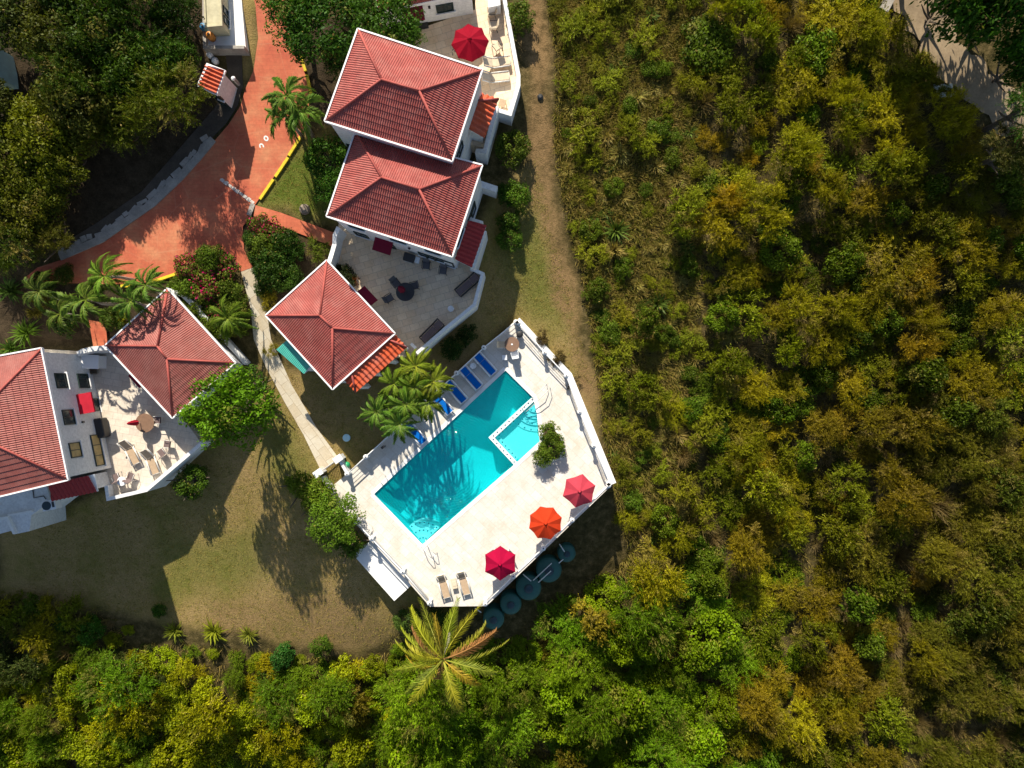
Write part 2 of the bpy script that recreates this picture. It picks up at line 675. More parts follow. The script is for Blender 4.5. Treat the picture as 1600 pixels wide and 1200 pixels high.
def gp(pts):
    return [tuple(G(x, y)[:2]) for x, y in pts]


# ------------------------------------------------------------------ outlines shared by ground and structures
DECK = [P2(*p, 0) for p in [(806, 500), (887, 587), (957, 757), (760, 947), (672, 948), (577, 842), (509, 768), (540, 742)]]
PATIO2 = [P2(*p, 2.2) for p in [(530, 345), (712, 400), (738, 417), (756, 427), (743, 477), (651, 554), (600, 560), (515, 425)]]
TERR5 = [P2(*p, .5) for p in [(60, 545), (128, 549), (170, 543), (275, 640), (313, 690), (229, 767), (168, 781), (165, 757), (60, 770)]]
PATIO1 = [P2(*p, 3.5) for p in [(560, 60), (640, 50), (742, 15), (745, -40), (776, -40), (808, 120), (810, 136), (797, 186), (776, 180), (720, 240), (520, 190)]]
YARD = [P2(*p, 4.9) for p in [(317, -60), (372, -60), (384, 75), (319, 75)]]
SUNK = [(DECK, -3.0), (PATIO2, 1.9), (TERR5, .2), (PATIO1, 3.2), (YARD, 4.5)]

# ------------------------------------------------------------------ terrain
def terrain():
    xs = list(np.arange(-48, 48.01, .4)); ys = list(np.arange(-37, 37.01, .4))
    ext = [51, 56, 64, 80, 110, 160, 240, 400]
    xs = [-e for e in ext[::-1]] + xs + ext
    ys = [-e for e in ext[::-1]] + ys + ext
    xs = np.array(xs); ys = np.array(ys)
    X, Y = np.meshgrid(xs, ys)
    Z = gz_arr(X, Y)
    far = np.maximum(np.abs(X) - 48, 0) + np.maximum(np.abs(Y) - 37, 0)
    Z = Z - far * .05
    for poly, zm in SUNK:
        ins = inside(X, Y, poly) & (edge_dist(X, Y, poly) > .42)
        Z = np.where(ins, np.minimum(Z, zm), Z)
        near = ~ins & (edge_dist(X, Y, poly) < 1.0)
        top = {-3.0: -.02}.get(zm, zm + .25)
        Z = np.where(near, np.minimum(Z, top), Z)
    ny, nx = X.shape
    V = np.stack([X.ravel(), Y.ravel(), Z.ravel()], 1)
    i = np.arange(nx * ny).reshape(ny, nx)
    F = np.stack([i[:-1, :-1], i[:-1, 1:], i[1:, 1:], i[1:, :-1]], -1).reshape(-1, 4)
    me = qmesh("ground", V, F)
    wob = .9 * np.sin(X * .7 + Y * .3) * np.sin(Y * .8 - X * .2) + .4 * np.sin(X * 2.3) * np.sin(Y * 2.1)

    def mask(px, soft=.8):
        poly = gp(px)
        d = edge_dist(X, Y, poly)
        s = np.where(inside(X, Y, poly), d, -d) + .45 * wob
        return np.clip(s / soft + .5, 0, 1)
    lawn = mask([(0, 700), (100, 800), (280, 720), (420, 560), (520, 590), (640, 560), (770, 300), (840, 250), (880, 420), (915, 560), (935, 640), (940, 720), (860, 620), (800, 500), (700, 600), (560, 745), (600, 850), (700, 960), (620, 985), (560, 1020), (470, 1005), (400, 990), (330, 975), (270, 985), (200, 960), (60, 950), (0, 930)])
    lawn = np.maximum(lawn, mask([(395, 310), (470, 210), (520, 190), (530, 350), (400, 330)]))
    lawn = np.maximum(lawn, mask([(370, -20), (400, -20), (408, 60), (395, 120), (378, 135)]))
    litter = mask([(-60, -60), (330, -60), (330, 120), (345, 180), (290, 270), (150, 375), (30, 420), (-60, 430)])
    litter = np.maximum(litter, mask([(-20, 440), (300, 440), (300, 520), (60, 545), (-20, 560)]))
    litter = np.maximum(litter, mask([(440, 30), (560, 30), (520, 190), (470, 200), (470, 100)]))
    litter = np.maximum(litter, mask([(380, 350), (470, 370), (500, 420), (440, 500), (395, 420)]))
    trail = mask([(818, -30), (848, -30), (860, 80), (858, 200), (868, 330), (893, 430), (912, 540), (930, 640), (905, 600), (880, 500), (855, 420), (838, 330), (826, 240), (824, 100)])
    trail = np.maximum(trail, .55 * mask([(330, 940), (560, 930), (600, 990), (560, 1015), (450, 1000), (340, 985)]))
    lush = mask([(395, 312), (470, 212), (515, 200), (525, 352), (400, 330)], 1.6)
    lush = np.maximum(lush, .65 * mask([(790, 360), (850, 300), (880, 420), (900, 530), (800, 490)], 2.5))
    lush = np.maximum(lush, .6 * mask([(400, 640), (440, 640), (500, 740), (470, 770), (420, 740)], 2.0))
    lush = np.maximum(lush, .55 * mask([(250, 850), (400, 830), (420, 900), (330, 930), (260, 930)], 2.5))
    a = me.attributes.new("zone", 'FLOAT_COLOR', 'POINT')
    a.data.foreach_set("color", np.stack([lawn.ravel(), litter.ravel(), trail.ravel(), lush.ravel()], 1).astype(np.float32).ravel())
    me.materials.append(MAT["ground_cover"])
    me.polygons.foreach_set("use_smooth", np.ones(len(F), bool))
    o = bpy.data.objects.new("ground", me)
    COL.objects.link(o)
    struct(o)


terrain()

DRIVE = [(388, -40), (400, 10), (404, 60), (397, 110), (384, 140), (377, 165), (358, 195), (335, 222), (310, 252), (283, 282), (240, 322), (160, 378), (105, 404), (60, 418), (36, 438),
         (80, 442), (160, 444), (205, 444), (240, 440), (275, 429), (300, 400), (335, 386), (365, 400), (376, 425), (396, 418), (382, 390), (380, 355), (392, 338), (398, 322), (420, 290), (447, 248),
         (470, 212), (484, 180), (482, 140), (474, 100), (460, 65), (448, 20), (442, -40)]
struct(drape("driveway", gp(DRIVE), "red_concrete", .09))
struct(drape("red_walkway", gp([(400, 321), (440, 333), (480, 348), (530, 367), (524, 387), (470, 366), (430, 350), (397, 338)]), "red_concrete", .105))
struct(drape("red_walkway", gp([(140, 500), (166, 505), (170, 545), (148, 548)]), "red_concrete", .105))
struct(drape("garden_path", gp([(377, 424), (392, 480), (397, 530), (415, 572), (445, 628), (475, 680), (502, 735), (530, 716), (495, 668), (457, 603), (424, 530), (416, 480), (397, 417)]), "path_stone", .08))
struct(drape("road_shoulder", gp([(352, 75), (378, 75), (380, 135), (372, 165), (355, 192), (330, 218), (305, 245), (278, 272), (235, 312), (155, 368), (100, 396), (92, 385), (150, 350), (222, 300), (255, 262), (290, 222), (335, 170), (358, 130)]), "concrete_dark", .06))
struct(drape("dirt_road", ragged(gp([(1385, -50), (1445, -50), (1490, 50), (1560, 120), (1650, 190), (1650, 260), (1560, 205), (1505, 165), (1450, 95), (1395, 20)])), "dirt_tan", .07))
struct(drape("dirt_road", ragged(gp([(1500, 240), (1530, 235), (1540, 290), (1530, 330), (1505, 320), (1498, 280)])), "dirt_tan", .05))
# raised concrete kerb along the drive
mb = MB()
ker = gp([(334, 218), (310, 247), (283, 277), (240, 318), (160, 374), (95, 402)])
mb.wall(ker, .55, [gz(*k) - .2 for k in ker], [gz(*k) + .16 for k in ker])
for i in range(len(ker) - 1):
    a_, b2 = Vector(ker[i]), Vector(ker[i + 1])
    m_ = int((b2 - a_).length / .42)
    for k in range(m_):
        q = a_.lerp(b2, (k + rng.random()) / m_)
        nn_ = Vector((-(b2 - a_).y, (b2 - a_).x)).normalized() * -rng.uniform(.22, .55)
        mb.box((q.x + nn_.x, q.y + nn_.y, gz(q.x + nn_.x, q.y + nn_.y) + .0), (rng.uniform(.3, .9), rng.uniform(.2, .45), rng.uniform(.2, .28)), heading(a_, b2) + rng.uniform(-.35, .35))
tag(mb.obj("kerb", "concrete"), "rough pale concrete kerb along the curving outer edge of the red drive", "kerb")
# crosswise pale strip and painted letters
mb = MB()
a, b_ = G(348, 282), G(395, 316)
d = (b_ - a)
for k in range(9):
    p = a + d * (k / 8.0)
    mb.box((p.x, p.y, gz(p.x, p.y) + .1), (d.length / 8 * .92, .24 + .06 * math.sin(k * 2.1), .012), heading(a, b_))
struct(mb.obj("road_strip", "road_white"))
a = G(393, 328)
mb = MB().box((a.x, a.y, a.z + .1), (.35, .9, .1), math.radians(-20))
tag(mb.obj("drain_cover", "concrete"), "pale concrete drain cover at the start of the red walkway", "drain cover")


def ring_mark(c, kind):
    mb = MB()
    if kind == "0":
        angs = [i * 2 * math.pi / 14 for i in range(15)]
    else:
        angs = [math.radians(-60 + i * 260 / 10) for i in range(11)]
    for i in range(len(angs) - 1):
        vs = []
        for an in (angs[i], angs[i + 1]):
            for r in (.10, .22):
                x, y = r * .85 * math.cos(an), r * math.sin(an)
                X = c.x + x * .8 - y * .5; Y = c.y + x * .5 + y * .8
                vs.append((X, Y, gz(X, Y) + .1))
        mb.add(vs, [(0, 1, 3, 2)])
    return mb


struct(ring_mark(G(416.5, 217), "0").obj("road_marking", "litter_white"), "white painted ring shaped character on the red drive under the palm tip")
struct(ring_mark(G(409.5, 229), "C").obj("road_marking", "litter_white"), "white painted C shaped character on the red drive")

KERBS = [((470, 88), (478, 112)), ((480, 118), (487, 150)), ((472, 212), (452, 244)), ((451, 247), (431, 277)), ((428, 281), (407, 312)), ((277, 428), (232, 443)), ((210, 447), (190, 447))]
KL = ["short yellow kerb block at the bend under the mango shade", "yellow kerb block beside the driveway palms, partly weathered", "yellow kerb block nearest the palm tips on the lawn edge",
      "middle yellow kerb block along the lawn edge", "yellow kerb block closest to the red walkway", "yellow kerb along the bougainvillea bed below the drive", "short yellow kerb end by the feathery palms left of the bed"]
for (a, b_), l in zip(KERBS, KL):
    A, B = G(*a), G(*b_)
    mb = MB()
    mb.wall([A[:2], B[:2]], .2, [A.z - .1, B.z - .1], [A.z + .17, B.z + .17])
    tag(mb.obj("kerb_block", "yellow_paint"), l, "kerb", "yellow kerb blocks beside the red drive")

# ------------------------------------------------------------------ roofs and houses
def tile_plane(mb, A, B, C, D, period=.15, amp=.023, course=.42):
    A, B, C, D = map(Vector, (A, B, C, D))
    u = (B - A).normalized()
    n = u.cross(D - A).normalized()
    if n.z < 0:
        n = -n
    v = n.cross(u).normalized()
    if v.dot(D - A) < 0:
        v = -v
    L = (B - A).length
    uD, vD = (D - A).dot(u), (D - A).dot(v)
    uC, vC = (C - A).dot(u), (C - A).dot(v)
    ncol = max(4, int(L / period * 6))
    V = []; F = []
    vt = max(vD, vC)
    rows = []
    k = 0.0
    while k < vt:
        rows += [(k, .032), (min(k + course, vt) - 1e-3, 0.0)]
        k += course
    nr = len(rows)
    for i in range(ncol + 1):
        x = L * i / ncol
        vm = vt
        if x < uD and uD > 1e-4: vm = min(vm, vD * x / uD)
        if x > uC and L - uC > 1e-4: vm = min(vm, vC * (L - x) / (L - uC))
        h = amp * math.sin(2 * math.pi * x / period)
        for (r, st) in rows:
            rr = min(r, vm)
            V.append(A + u * x + v * rr + n * (h + st))
    for i in range(ncol):
        for j in range(nr - 1):
            a = i * nr + j
            q = (a, a + nr, a + nr + 1, a + 1)
            if (V[q[0]] - V[q[3]]).length < 1e-5 and (V[q[1]] - V[q[2]]).length < 1e-5:
                continue
            F.append(q)
    mb.add(V, F)


def inset(c, d):
    n = len(c)
    out = []
    for i in range(n):
        a, p, b = Vector(c[i - 1][:2]), Vector(c[i][:2]), Vector(c[(i + 1) % n][:2])
        d1 = (p - a).normalized(); d2 = (b - p).normalized()
        n1 = Vector((-d1.y, d1.x)); n2 = Vector((-d2.y, d2.x))
        m = (n1 + n2).normalized()
        q = p + m * (d / max(.3, m.dot(n1)))
        out.append((q.x, q.y))
    return out


def hip_house(name, label, cat, eaves, ze, ridge, zr, zb, roof="roof_red", ov=.35, group=None, period=.15, amp=.023):
    """eaves: pixel corners, counter-clockwise from above; ridge[0] next to edge 0-1"""
    c = [P(*e, ze) for e in eaves]
    R1, R2 = P(*ridge[0], zr), P(*ridge[1], zr)
    w = inset(c, ov)
    base = Vector((sum(p[0] for p in w) / 4, sum(p[1] for p in w) / 4, zb))
    t = thing(name, label, cat, base, group)
    mb = MB().prism(w, zb - 1.5, ze - .05)
    t["w"] = 0
    del t["w"]
    mb.obj("wall", "plaster", t)
    mb = MB()
    tile_plane(mb, c[0], c[1], R1, R1, period, amp)
    tile_plane(mb, c[1], c[2], R2, R1, period, amp)
    tile_plane(mb, c[2], c[3], R2, R2, period, amp)
    tile_plane(mb, c[3], c[0], R1, R2, period, amp)
    rf = mb.obj("roof", roof, t)
    mb = MB()
    up = Vector((0, 0, .05))
    for a, b in ((R1, R2), (c[0], R1), (c[1], R1), (c[2], R2), (c[3], R2)):
        mb.tube([a + up * .6, b + up * .6], .08, 8)
    mb.obj("ridge_cap", "ridge_tile", rf, smooth=True)
    mb = MB()
    for i in range(4):
        a, b = c[i], c[(i + 1) % 4]
        dd = (b - a); L = dd.length
        mid = (a + b) / 2
        nn = Vector((dd.y, -dd.x, 0)).normalized()
        mb.box(mid + nn * .05 + Vector((0, 0, -.02)), (L + .1, .1, .24), math.atan2(dd.y, dd.x))
    mb.obj("gutter", "trim_white", t)
    # soffit closes the eave from below
    mb = MB().prism([tuple(p[:2]) for p in c], ze - .13, ze - .06)
    mb.obj("soffit", "trim_white", t)
    return t, w


def wall_pt(w, e, t, z, out=0.0):
    a, b = Vector(w[e]), Vector(w[(e + 1) % len(w)])
    d = (b - a).normalized()
    p = a.lerp(b, t) + Vector((d.y, -d.x)) * out
    return Vector((p.x, p.y, z)), math.atan2(d.y, d.x)


def window(t, w, e, u, z, wd_, h, pane="glass_dark", bars=1, name="window"):
    p, r = wall_pt(w, e, u, z, .03)
    mb = MB()
    R = Matrix.Rotation(r, 3, 'Z')
    f = .07
    for dx, dz, sx, sz in ((0, h / 2 - f / 2, wd_, f), (0, -h / 2 + f / 2, wd_, f), (wd_ / 2 - f / 2, 0, f, h - 2 * f), (-wd_ / 2 + f / 2, 0, f, h - 2 * f)):
        mb.box(p + R @ Vector((dx, 0, dz)), (sx, .12, sz), r)
    for k in range(bars):
        x = wd_ * ((k + 1) / (bars + 1) - .5)
        mb.box(p + R @ Vector((x, 0, 0)), (f * .7, .1, h - 2 * f), r)
    fr = mb.obj(name, "frame_dark", t)
    p2, r = wall_pt(w, e, u, z, .025)
    MB().box(p2, (wd_ - f, .04, h - f), r).obj("pane", pane, fr)
    p3, r = wall_pt(w, e, u, z - h / 2 - .05, .08)
    MB().box(p3, (wd_ + .2, .16, .08), r).obj("sill", "trim_white", fr)
    return fr


def awning(t, w, e, u, z, wd_, dep, mat, drop=.35):
    p, r = wall_pt(w, e, u, z, 0)
    R = Matrix.Rotation(r, 3, 'Z')
    vs = [p + R @ Vector(q) for q in ((-wd_ / 2, 0, 0), (wd_ / 2, 0, 0), (wd_ / 2, -dep, -drop), (-wd_ / 2, -dep, -drop),
                                      (-wd_ / 2, 0, -.06), (wd_ / 2, 0, -.06), (wd_ / 2, -dep, -drop - .16), (-wd_ / 2, -dep, -drop - .16))]
    MB().add(vs, [(0, 3, 2, 1), (4, 5, 6, 7), (3, 7, 6, 2), (0, 4, 7, 3), (1, 2, 6, 5), (0, 1, 5, 4)]).obj("awning", mat, t)


def shed_roof(t, pts, mat, name="porch_roof", period=.3, amp=.05):
    """mono-pitch tiled roof; pts = inner-a, inner-b (high), outer-b, outer-a (low) world points"""
    ia, ib, ob, oa = map(Vector, pts)
    mb = MB()
    tile_plane(mb, oa, ob, ib, ia, period, amp)
    r = mb.obj(name, mat, t)
    mb = MB()
    lo = Vector((0, 0, .1))
    mb.add([ia - lo, ib - lo, ob - lo, oa - lo, ia - lo * 1.8, ib - lo * 1.8, ob - lo * 1.8, oa - lo * 1.8],
           [(0, 1, 2, 3), (7, 6, 5, 4), (0, 4, 5, 1), (1, 5, 6, 2), (2, 6, 7, 3), (3, 7, 4, 0)])
    mb.obj("roof_board", "trim_white", r)
    return r


# middle villa
h2, w2 = hip_house("villa", "two storey white villa with red hip roof above the stone patio with the black table", "house",
                   [(556, 207), (511.7, 337.5), (706, 400), (752.5, 259)], 8.2, [(596, 277), (655, 296)], 9.9, 2.2, ov=.14)
for u, z, wdt, h in ((.17, 6.7, 1.1, .9), (.53, 6.7, 1.1, .9), (.83, 6.7, 1.1, .9), (.14, 3.7, 1.0, 1.1)):
    window(h2, w2, 1, u, z, wdt, h)
for u in (.70, .775, .85):
    window(h2, w2, 1, u, 3.8, .62, 1.0, bars=0)
window(h2, w2, 1, .93, 3.3, .8, 1.7, "plaster", 0, "door")
window(h2, w2, 1, .37, 3.25, 1.0, 2.1, bars=0, name="door")
awning(h2, w2, 1, .37, 4.75, 1.35, .9, "maroon_cloth", .25)
p, r = wall_pt(w2, 1, .60, 4.9, .06)
MB().box(p, (.14, .14, .2), r).obj("wall_lamp", "metal_dark", h2)
window(h2, w2, 2, .62, 4.3, 1.5, 2.0)
window(h2, w2, 2, .25, 6.7, 1.3, 1.0)
shed_roof(h2, [P(732, 344, 5.7), P(712, 406, 5.7), P(737, 418, 5.2), P(760, 352, 5.2)], "carport_red")
MB().prism([P2(738, 352, 2.4), P2(757, 358, 2.4), P2(737, 417, 2.4), P2(720, 410, 2.4)], 0.3, 4.95).obj("porch_wall", "plaster", h2)
mb = MB().wall([P2(757, 361, 4), P2(738.5, 419, 4)], .32, 0.3, 4.2)
mb.obj("balcony_wall", "plaster", h2)
# upper villa
h1, w1 = hip_house("villa", "two storey white villa with red hip roof beside the mango trees, highest of the row", "house",
                   [(560, 47), (509, 189), (706, 251), (752.5, 110)], 9.7, [(596, 124), (655, 142)], 11.3, 3.5, ov=.1)
window(h1, w1, 2, .2, 7.6, 1.3, 1.1)
window(h1, w1, 2, .12, 4.7, 1.2, 1.4)
window(h1, w1, 1, .08, 5.0, .9, 1.0)
ann = [P(752, 145, 6.8), P(731, 208, 6.8), P(757, 216, 6.1), P(779, 155, 6.1)]
mid_i = ann[0].lerp(ann[1], .2)
mb = MB()
tile_plane(mb, ann[3], ann[2], ann[1], mid_i, .36, .06)
pr = mb.obj("porch_roof", "roof_orange", h1)
hip_a = P(752, 146, 6.1)
mb = MB(); tile_plane(mb, hip_a, ann[3], mid_i, mid_i, .36, .06)
mb.obj("hip_end", "roof_orange", pr)
mb = MB().tube([ann[3] + Vector((0, 0, .05)), mid_i + Vector((0, 0, .05))], .09)
mb.obj("ridge_cap", "ridge_tile", pr, smooth=True)
MB().prism([P2(747, 150, 5.5), P2(773, 158, 5.5), P2(753, 212, 5.5), P2(728, 205, 5.5)], 2.0, 5.95).obj("porch_wall", "plaster", h1)
cw = [P2(776, 166, 5.2), P2(768, 195, 5.2), P2(757, 232, 5.2), P2(742, 228, 5.2)]
MB().wall(cw, .3, 1.6, [5.2, 5.2, 4.6, 4.2]).obj("balcony_wall", "plaster", h1)
MB().prism([P2(774, 168, 4.2), P2(757, 230, 4.2), P2(733, 224, 4.2), P2(735, 205, 4.2)], 1.6, 4.05).obj("balcony_floor", "patio_stone", h1)

# pavilion by the path
h3, w3 = hip_house("pavilion", "white pavilion with red hip roof and teal side awning next to the garden path", "pavilion",
                   [(510.7, 408), (416.7, 493), (520, 607), (616, 521)], 4.9, [(500, 493), (519.5, 512.5)], 6.2, 2.2, "roof_red", .28)
awning(h3, w3, 3, .48, 4.55, 1.4, 1.0, "maroon_cloth", .3)
window(h3, w3, 3, .7, 3.5, 1.2, 1.2)
window(h3, w3, 1, .85, 3.3, .9, 1.0)
ia, ib, ob, oa = P(452, 528, 4.45), P(492, 570, 4.45), P(475, 584, 4.1), P(432, 546, 4.1)
mb = MB(); tile_plane(mb, oa, ob, ib, ia, .12, .012, 3.0)
tr_ = mb.obj("teal_awning", "teal_metal", h3)
mb = MB(); lo = Vector((0, 0, .07))
mb.add([ia - lo, ib - lo, ob - lo, oa - lo, ia - lo * 2, ib - lo * 2, ob - lo * 2.4, oa - lo * 2.4], [(0, 1, 2, 3), (7, 6, 5, 4), (0, 4, 5, 1), (1, 5, 6, 2), (2, 6, 7, 3), (3, 7, 4, 0)])
mb.obj("awning_frame", "trim_white", tr_)
MB().prism([P2(447, 541, 3), P2(486, 580, 3), P2(496, 566, 3), P2(460, 530, 3)], .3, 4.0).obj("bay_wall", "plaster", h3)
ia, ib, ob, oa = P(538, 590, 4.83), P(616, 524, 4.83), P(636, 543, 4.5), P(556, 613, 4.5)
m1, m2 = ia.lerp(ib, .14), ia.lerp(ib, .9)
ea, eb = P(536, 592, 4.5), P(618, 524, 4.5)
mb = MB(); tile_plane(mb, oa, ob, m2, m1, .34, .06)
pr = mb.obj("porch_roof", "roof_orange", h3)
mb = MB(); tile_plane(mb, ea, oa, m1, m1, .34, .06); mb.obj("hip_end", "roof_orange", pr)
mb = MB(); tile_plane(mb, ob, eb, m2, m2, .34, .06); mb.obj("hip_end", "roof_orange", pr)
mb = MB()
for a, b in ((oa, m1), (ob, m2), (m1, m2)):
    mb.tube([a + Vector((0, 0, .05)), b + Vector((0, 0, .05))], .08)
mb.obj("ridge_cap", "ridge_tile", pr, smooth=True)
mb = MB()
for f in (.06, .36, .65, .94):
    q = oa.lerp(ob, f)
    q = q + (ia - oa).normalized() * .3
    mb.box((q.x, q.y, 1.7), (.3, .3, 4.6), math.radians(40))
mb.obj("porch_column", "plaster", h3)
# left pavilion
h4, w4 = hip_house("pavilion", "white pavilion with rose red hip roof between the bougainvillea bed and the big round tree", "pavilion",
                   [(262, 452), (166, 540), (270, 652), (367, 567)], 3.5, [(246, 541), (261, 561)], 4.8, .5, "roof_rose", .28)
awning(h4, w4, 1, .42, 3.1, 1.2, .9, "maroon_cloth", .3)
mb = MB().wall([P2(268, 455, 2.5), P2(290, 462, 2.5), P2(306, 480, 2.5), P2(330, 508, 2.2), P2(386, 568, 1.2)], .35, -.5, [3.0, 2.9, 2.6, 2.2, 1.4])
mb.obj("garden_wall", "plaster", h4)
# left villa
h5, w5 = hip_house("villa", "two storey white villa at the left edge with red roof and sunlit terrace", "house",
                   [(-430, 637), (-390, 869), (106, 749), (64.5, 545)], 6.2, [(-270, 722), (-58, 670)], 8.4, .5, "roof_rose", .18)
for u, z in ((.20, 4.5), (.47, 4.5), (.77, 4.5)):
    window(h5, w5, 2, u, z, 1.1, 1.25, "curtain" if u < .3 else "glass_dark")
window(h5, w5, 2, .17, 1.9, 2.4, 1.1, "curtain", 2)
window(h5, w5, 2, .77, 1.9, 1.1, 1.3)
window(h5, w5, 2, .56, 1.55, 1.0, 2.05, bars=0, name="door")
awning(h5, w5, 2, .57, 3.1, 1.5, .95, "red_cloth", .25)
p, r = wall_pt(w5, 2, .42, 3.0, .06)
MB().box(p, (.14, .14, .2), r).obj("wall_lamp", "metal_dark", h5)
shed_roof(h5, [P(76, 758, 3.5), P(146, 741, 3.5), P(152, 768, 2.9), P(81, 783, 2.9)], "carport_red")
MB().prism([P2(80, 757, 2.5), P2(143, 742, 2.5), P2(149, 764, 2.5), P2(84, 779, 2.5)], -3.5, 2.7).obj("porch_wall", "plaster", h5)
fl = [(-60, 785), (72, 757), (80, 783), (49, 805), (46, 830), (22, 835), (19, 829), (-60, 850)]
MB().prism([P2(*q, 1.6) for q in fl], -4, 1.6).obj("flat_roof", "plaster", h5)
mb = MB().wall([P2(-60, 820, 1.9), P2(10, 809, 1.9), P2(22, 834, 1.9)], .2, 1.55, 1.9)
mb.wall([P2(10, 806, 1.9), P2(48, 799, 1.9)], .15, 1.55, 1.8)
mb.obj("roof_kerb", "plaster_cap", h5)
# villa at the top edge
b6 = [P2(740, 21, 3.5), P2(600, 47, 3.5), P2(585, -60, 3.5), P2(725, -90, 3.5)]
b6 = [b6[3], b6[2], b6[1], b6[0]]   # ccw: NE? order is fixed by prism
t6 = thing("villa", "white villa at the top edge of the picture with maroon awning over the umbrella patio", "house", (P(670, -30, 3.5)))
mbw = MB().prism(b6, 2.2, 6.15); mbw.obj("wall", "plaster", t6)
e6 = [P(736, 9, 6.1), P(595, 36, 6.1), P(578, -75, 6.1), P(716, -100, 6.1)]
mb = MB()
rr1 = P(620, -25, 7.6); rr2 = P(690, -38, 7.6)
SW6, SE6 = P(592, 17, 6.2), P(735, -12, 6.2)
NW6, NE6 = P(575, -75, 6.2), P(718, -105, 6.2)
tile_plane(mb, SW6, SE6, rr2, rr1); tile_plane(mb, SE6, NE6, rr2, rr2); tile_plane(mb, NE6, NW6, rr1, rr2); tile_plane(mb, NW6, SW6, rr1, rr1)
mb.obj("roof", "roof_red", t6)
mb = MB()
for a, b in ((SW6, SE6), (SE6, NE6)):
    dd = b - a
    mb.box((a + b) / 2 + Vector((0, 0, -.12)), (dd.length, .12, .24), math.atan2(dd.y, dd.x))
mb.obj("gutter", "trim_white", t6)
wS = [P2(600, 47, 3.5), P2(740, 21, 3.5)]
window(t6, wS, 0, .70, 5.0, 1.25, 1.0)
window(t6, wS, 0, .33, 4.55, 1.0, 2.0, bars=0, name="door")
awning(t6, wS, 0, .36, 5.8, 1.5, .8, "maroon_cloth", .3)
p, r = wall_pt(wS, 0, .54, 5.5, .06)
MB().box(p, (.16, .14, .2), r).obj("wall_lamp", "metal_dark", t6)
p = P(661, 41, 3.5)
tag(MB().box(p + Vector((0, 0, .03)), (.8, .45, .05), math.radians(12)).obj("door_mat", "metal_dark"), "dark door mat on the umbrella patio below the maroon awning", "mat")
# utility building and yard
ut = thing("utility_building", "cream flat roofed utility building in the walled yard at the top", "building", P(338, 20, 4.9))
rf = [P2(318, -60, 6.3), P2(342, -60, 6.3), P2(347, 40, 6.3), P2(322, 42, 6.3)]
MB().prism(rf, 4.4, 6.3).obj("wall", "cream_render", ut)
mb = MB().wall(rf + [rf[0]], .12, 6.29, 6.4); mb.obj("roof_edge", "cream_render", ut)
wE = [rf[2], rf[1]]
window(ut, wE, 0, .15, 5.6, .5, .8, bars=0); window(ut, wE, 0, .3, 5.6, .5, .8, bars=0)
struct(MB().prism(YARD, 2.5, 4.9).obj("yard_slab", "plaster_cap"))
yw = [P2(318, -60, 5.2), P2(320, 74, 5.2), P2(382, 74, 5.2)]
tag(MB().wall(yw, .22, 3.0, 5.25).obj("yard_wall", "concrete"), "low grey wall on two sides of the white yard slab", "wall")
for c, m, l in (((323, 48), "blue_plastic", "small blue barrel in the corner of the yard"), ((333, 61), "orange_plastic", "small orange gas bottle on the yard slab")):
    p = P(*c, 4.9)
    o = thing("barrel" if "barrel" in l else "gas_bottle", l, "barrel" if "barrel" in l else "bottle", p)
    MB().lathe(p, [(.22, .0), (.26, .15), (.26, .6), (.2, .72)], 14).obj("body", m, o, True)
    MB().lathe(p + Vector((0, 0, .72)), [(.08, 0), (.08, .1)], 10).obj("cap", "metal_dark", o)
# guardhouse
gb = 3.4
gh = thing("guardhouse", "tiny white gatehouse with striped orange tile roof beside the red drive", "gatehouse", P(345, 150, gb))
A, B, C, D = P(309, 133, 6.9), P(337.5, 146.5, 6.5), P(350.5, 110.5, 6.5), P(323.5, 100, 6.9)
ins = inset([A, B, C, D], .12)
MB().prism(ins, [gb - .4] * 4, [6.8, 6.4, 6.4, 6.8]).obj("wall", "plaster", gh)
mb = MB(); tile_plane(mb, B, C, D, A, .27, .06, .8)
rfo = mb.obj("roof", "roof_orange", gh)
mb = MB().wall([A[:2], B[:2], C[:2], D[:2], A[:2]], .14, [6.72, 6.32, 6.32, 6.72, 6.72], [6.88, 6.48, 6.48, 6.88, 6.88]); mb.obj("roof_edge", "trim_white", rfo)
wS = [ins[0], ins[1]]
window(gh, wS, 0, .52, gb + 1.1, .75, 2.1, bars=0, name="door")
window(gh, [ins[0], ins[1]], 0, .85, gb + 2.0, .35, .6, bars=0)
p0 = P(376, 135, 3.5)
o = thing("bollard", "white round bollard post beside the gatehouse", "bollard", p0)
MB().lathe(p0, [(.15, -.2), (.12, .1), (.12, 1.2), (.07, 1.28)], 12).obj("post", "concrete", o, True)
MB().lathe(p0 + Vector((0, 0, 1.28)), [(.13, 0), (.16, .08), (.1, .2)], 12).obj("cap", "trim_white", o, True)
for c, l in (((330, 88), "white jug behind the gatehouse roof, larger one"), ((338, 97), "small white bucket against the gatehouse back wall")):
    p = G(*c)
    MBo = MB().lathe(p, [(.22, -.05), (.24, .3), (.16, .42), (.08, .5)], 12)
    tag(MBo.obj("bucket", "plastic_white", None, True), l, "bucket")

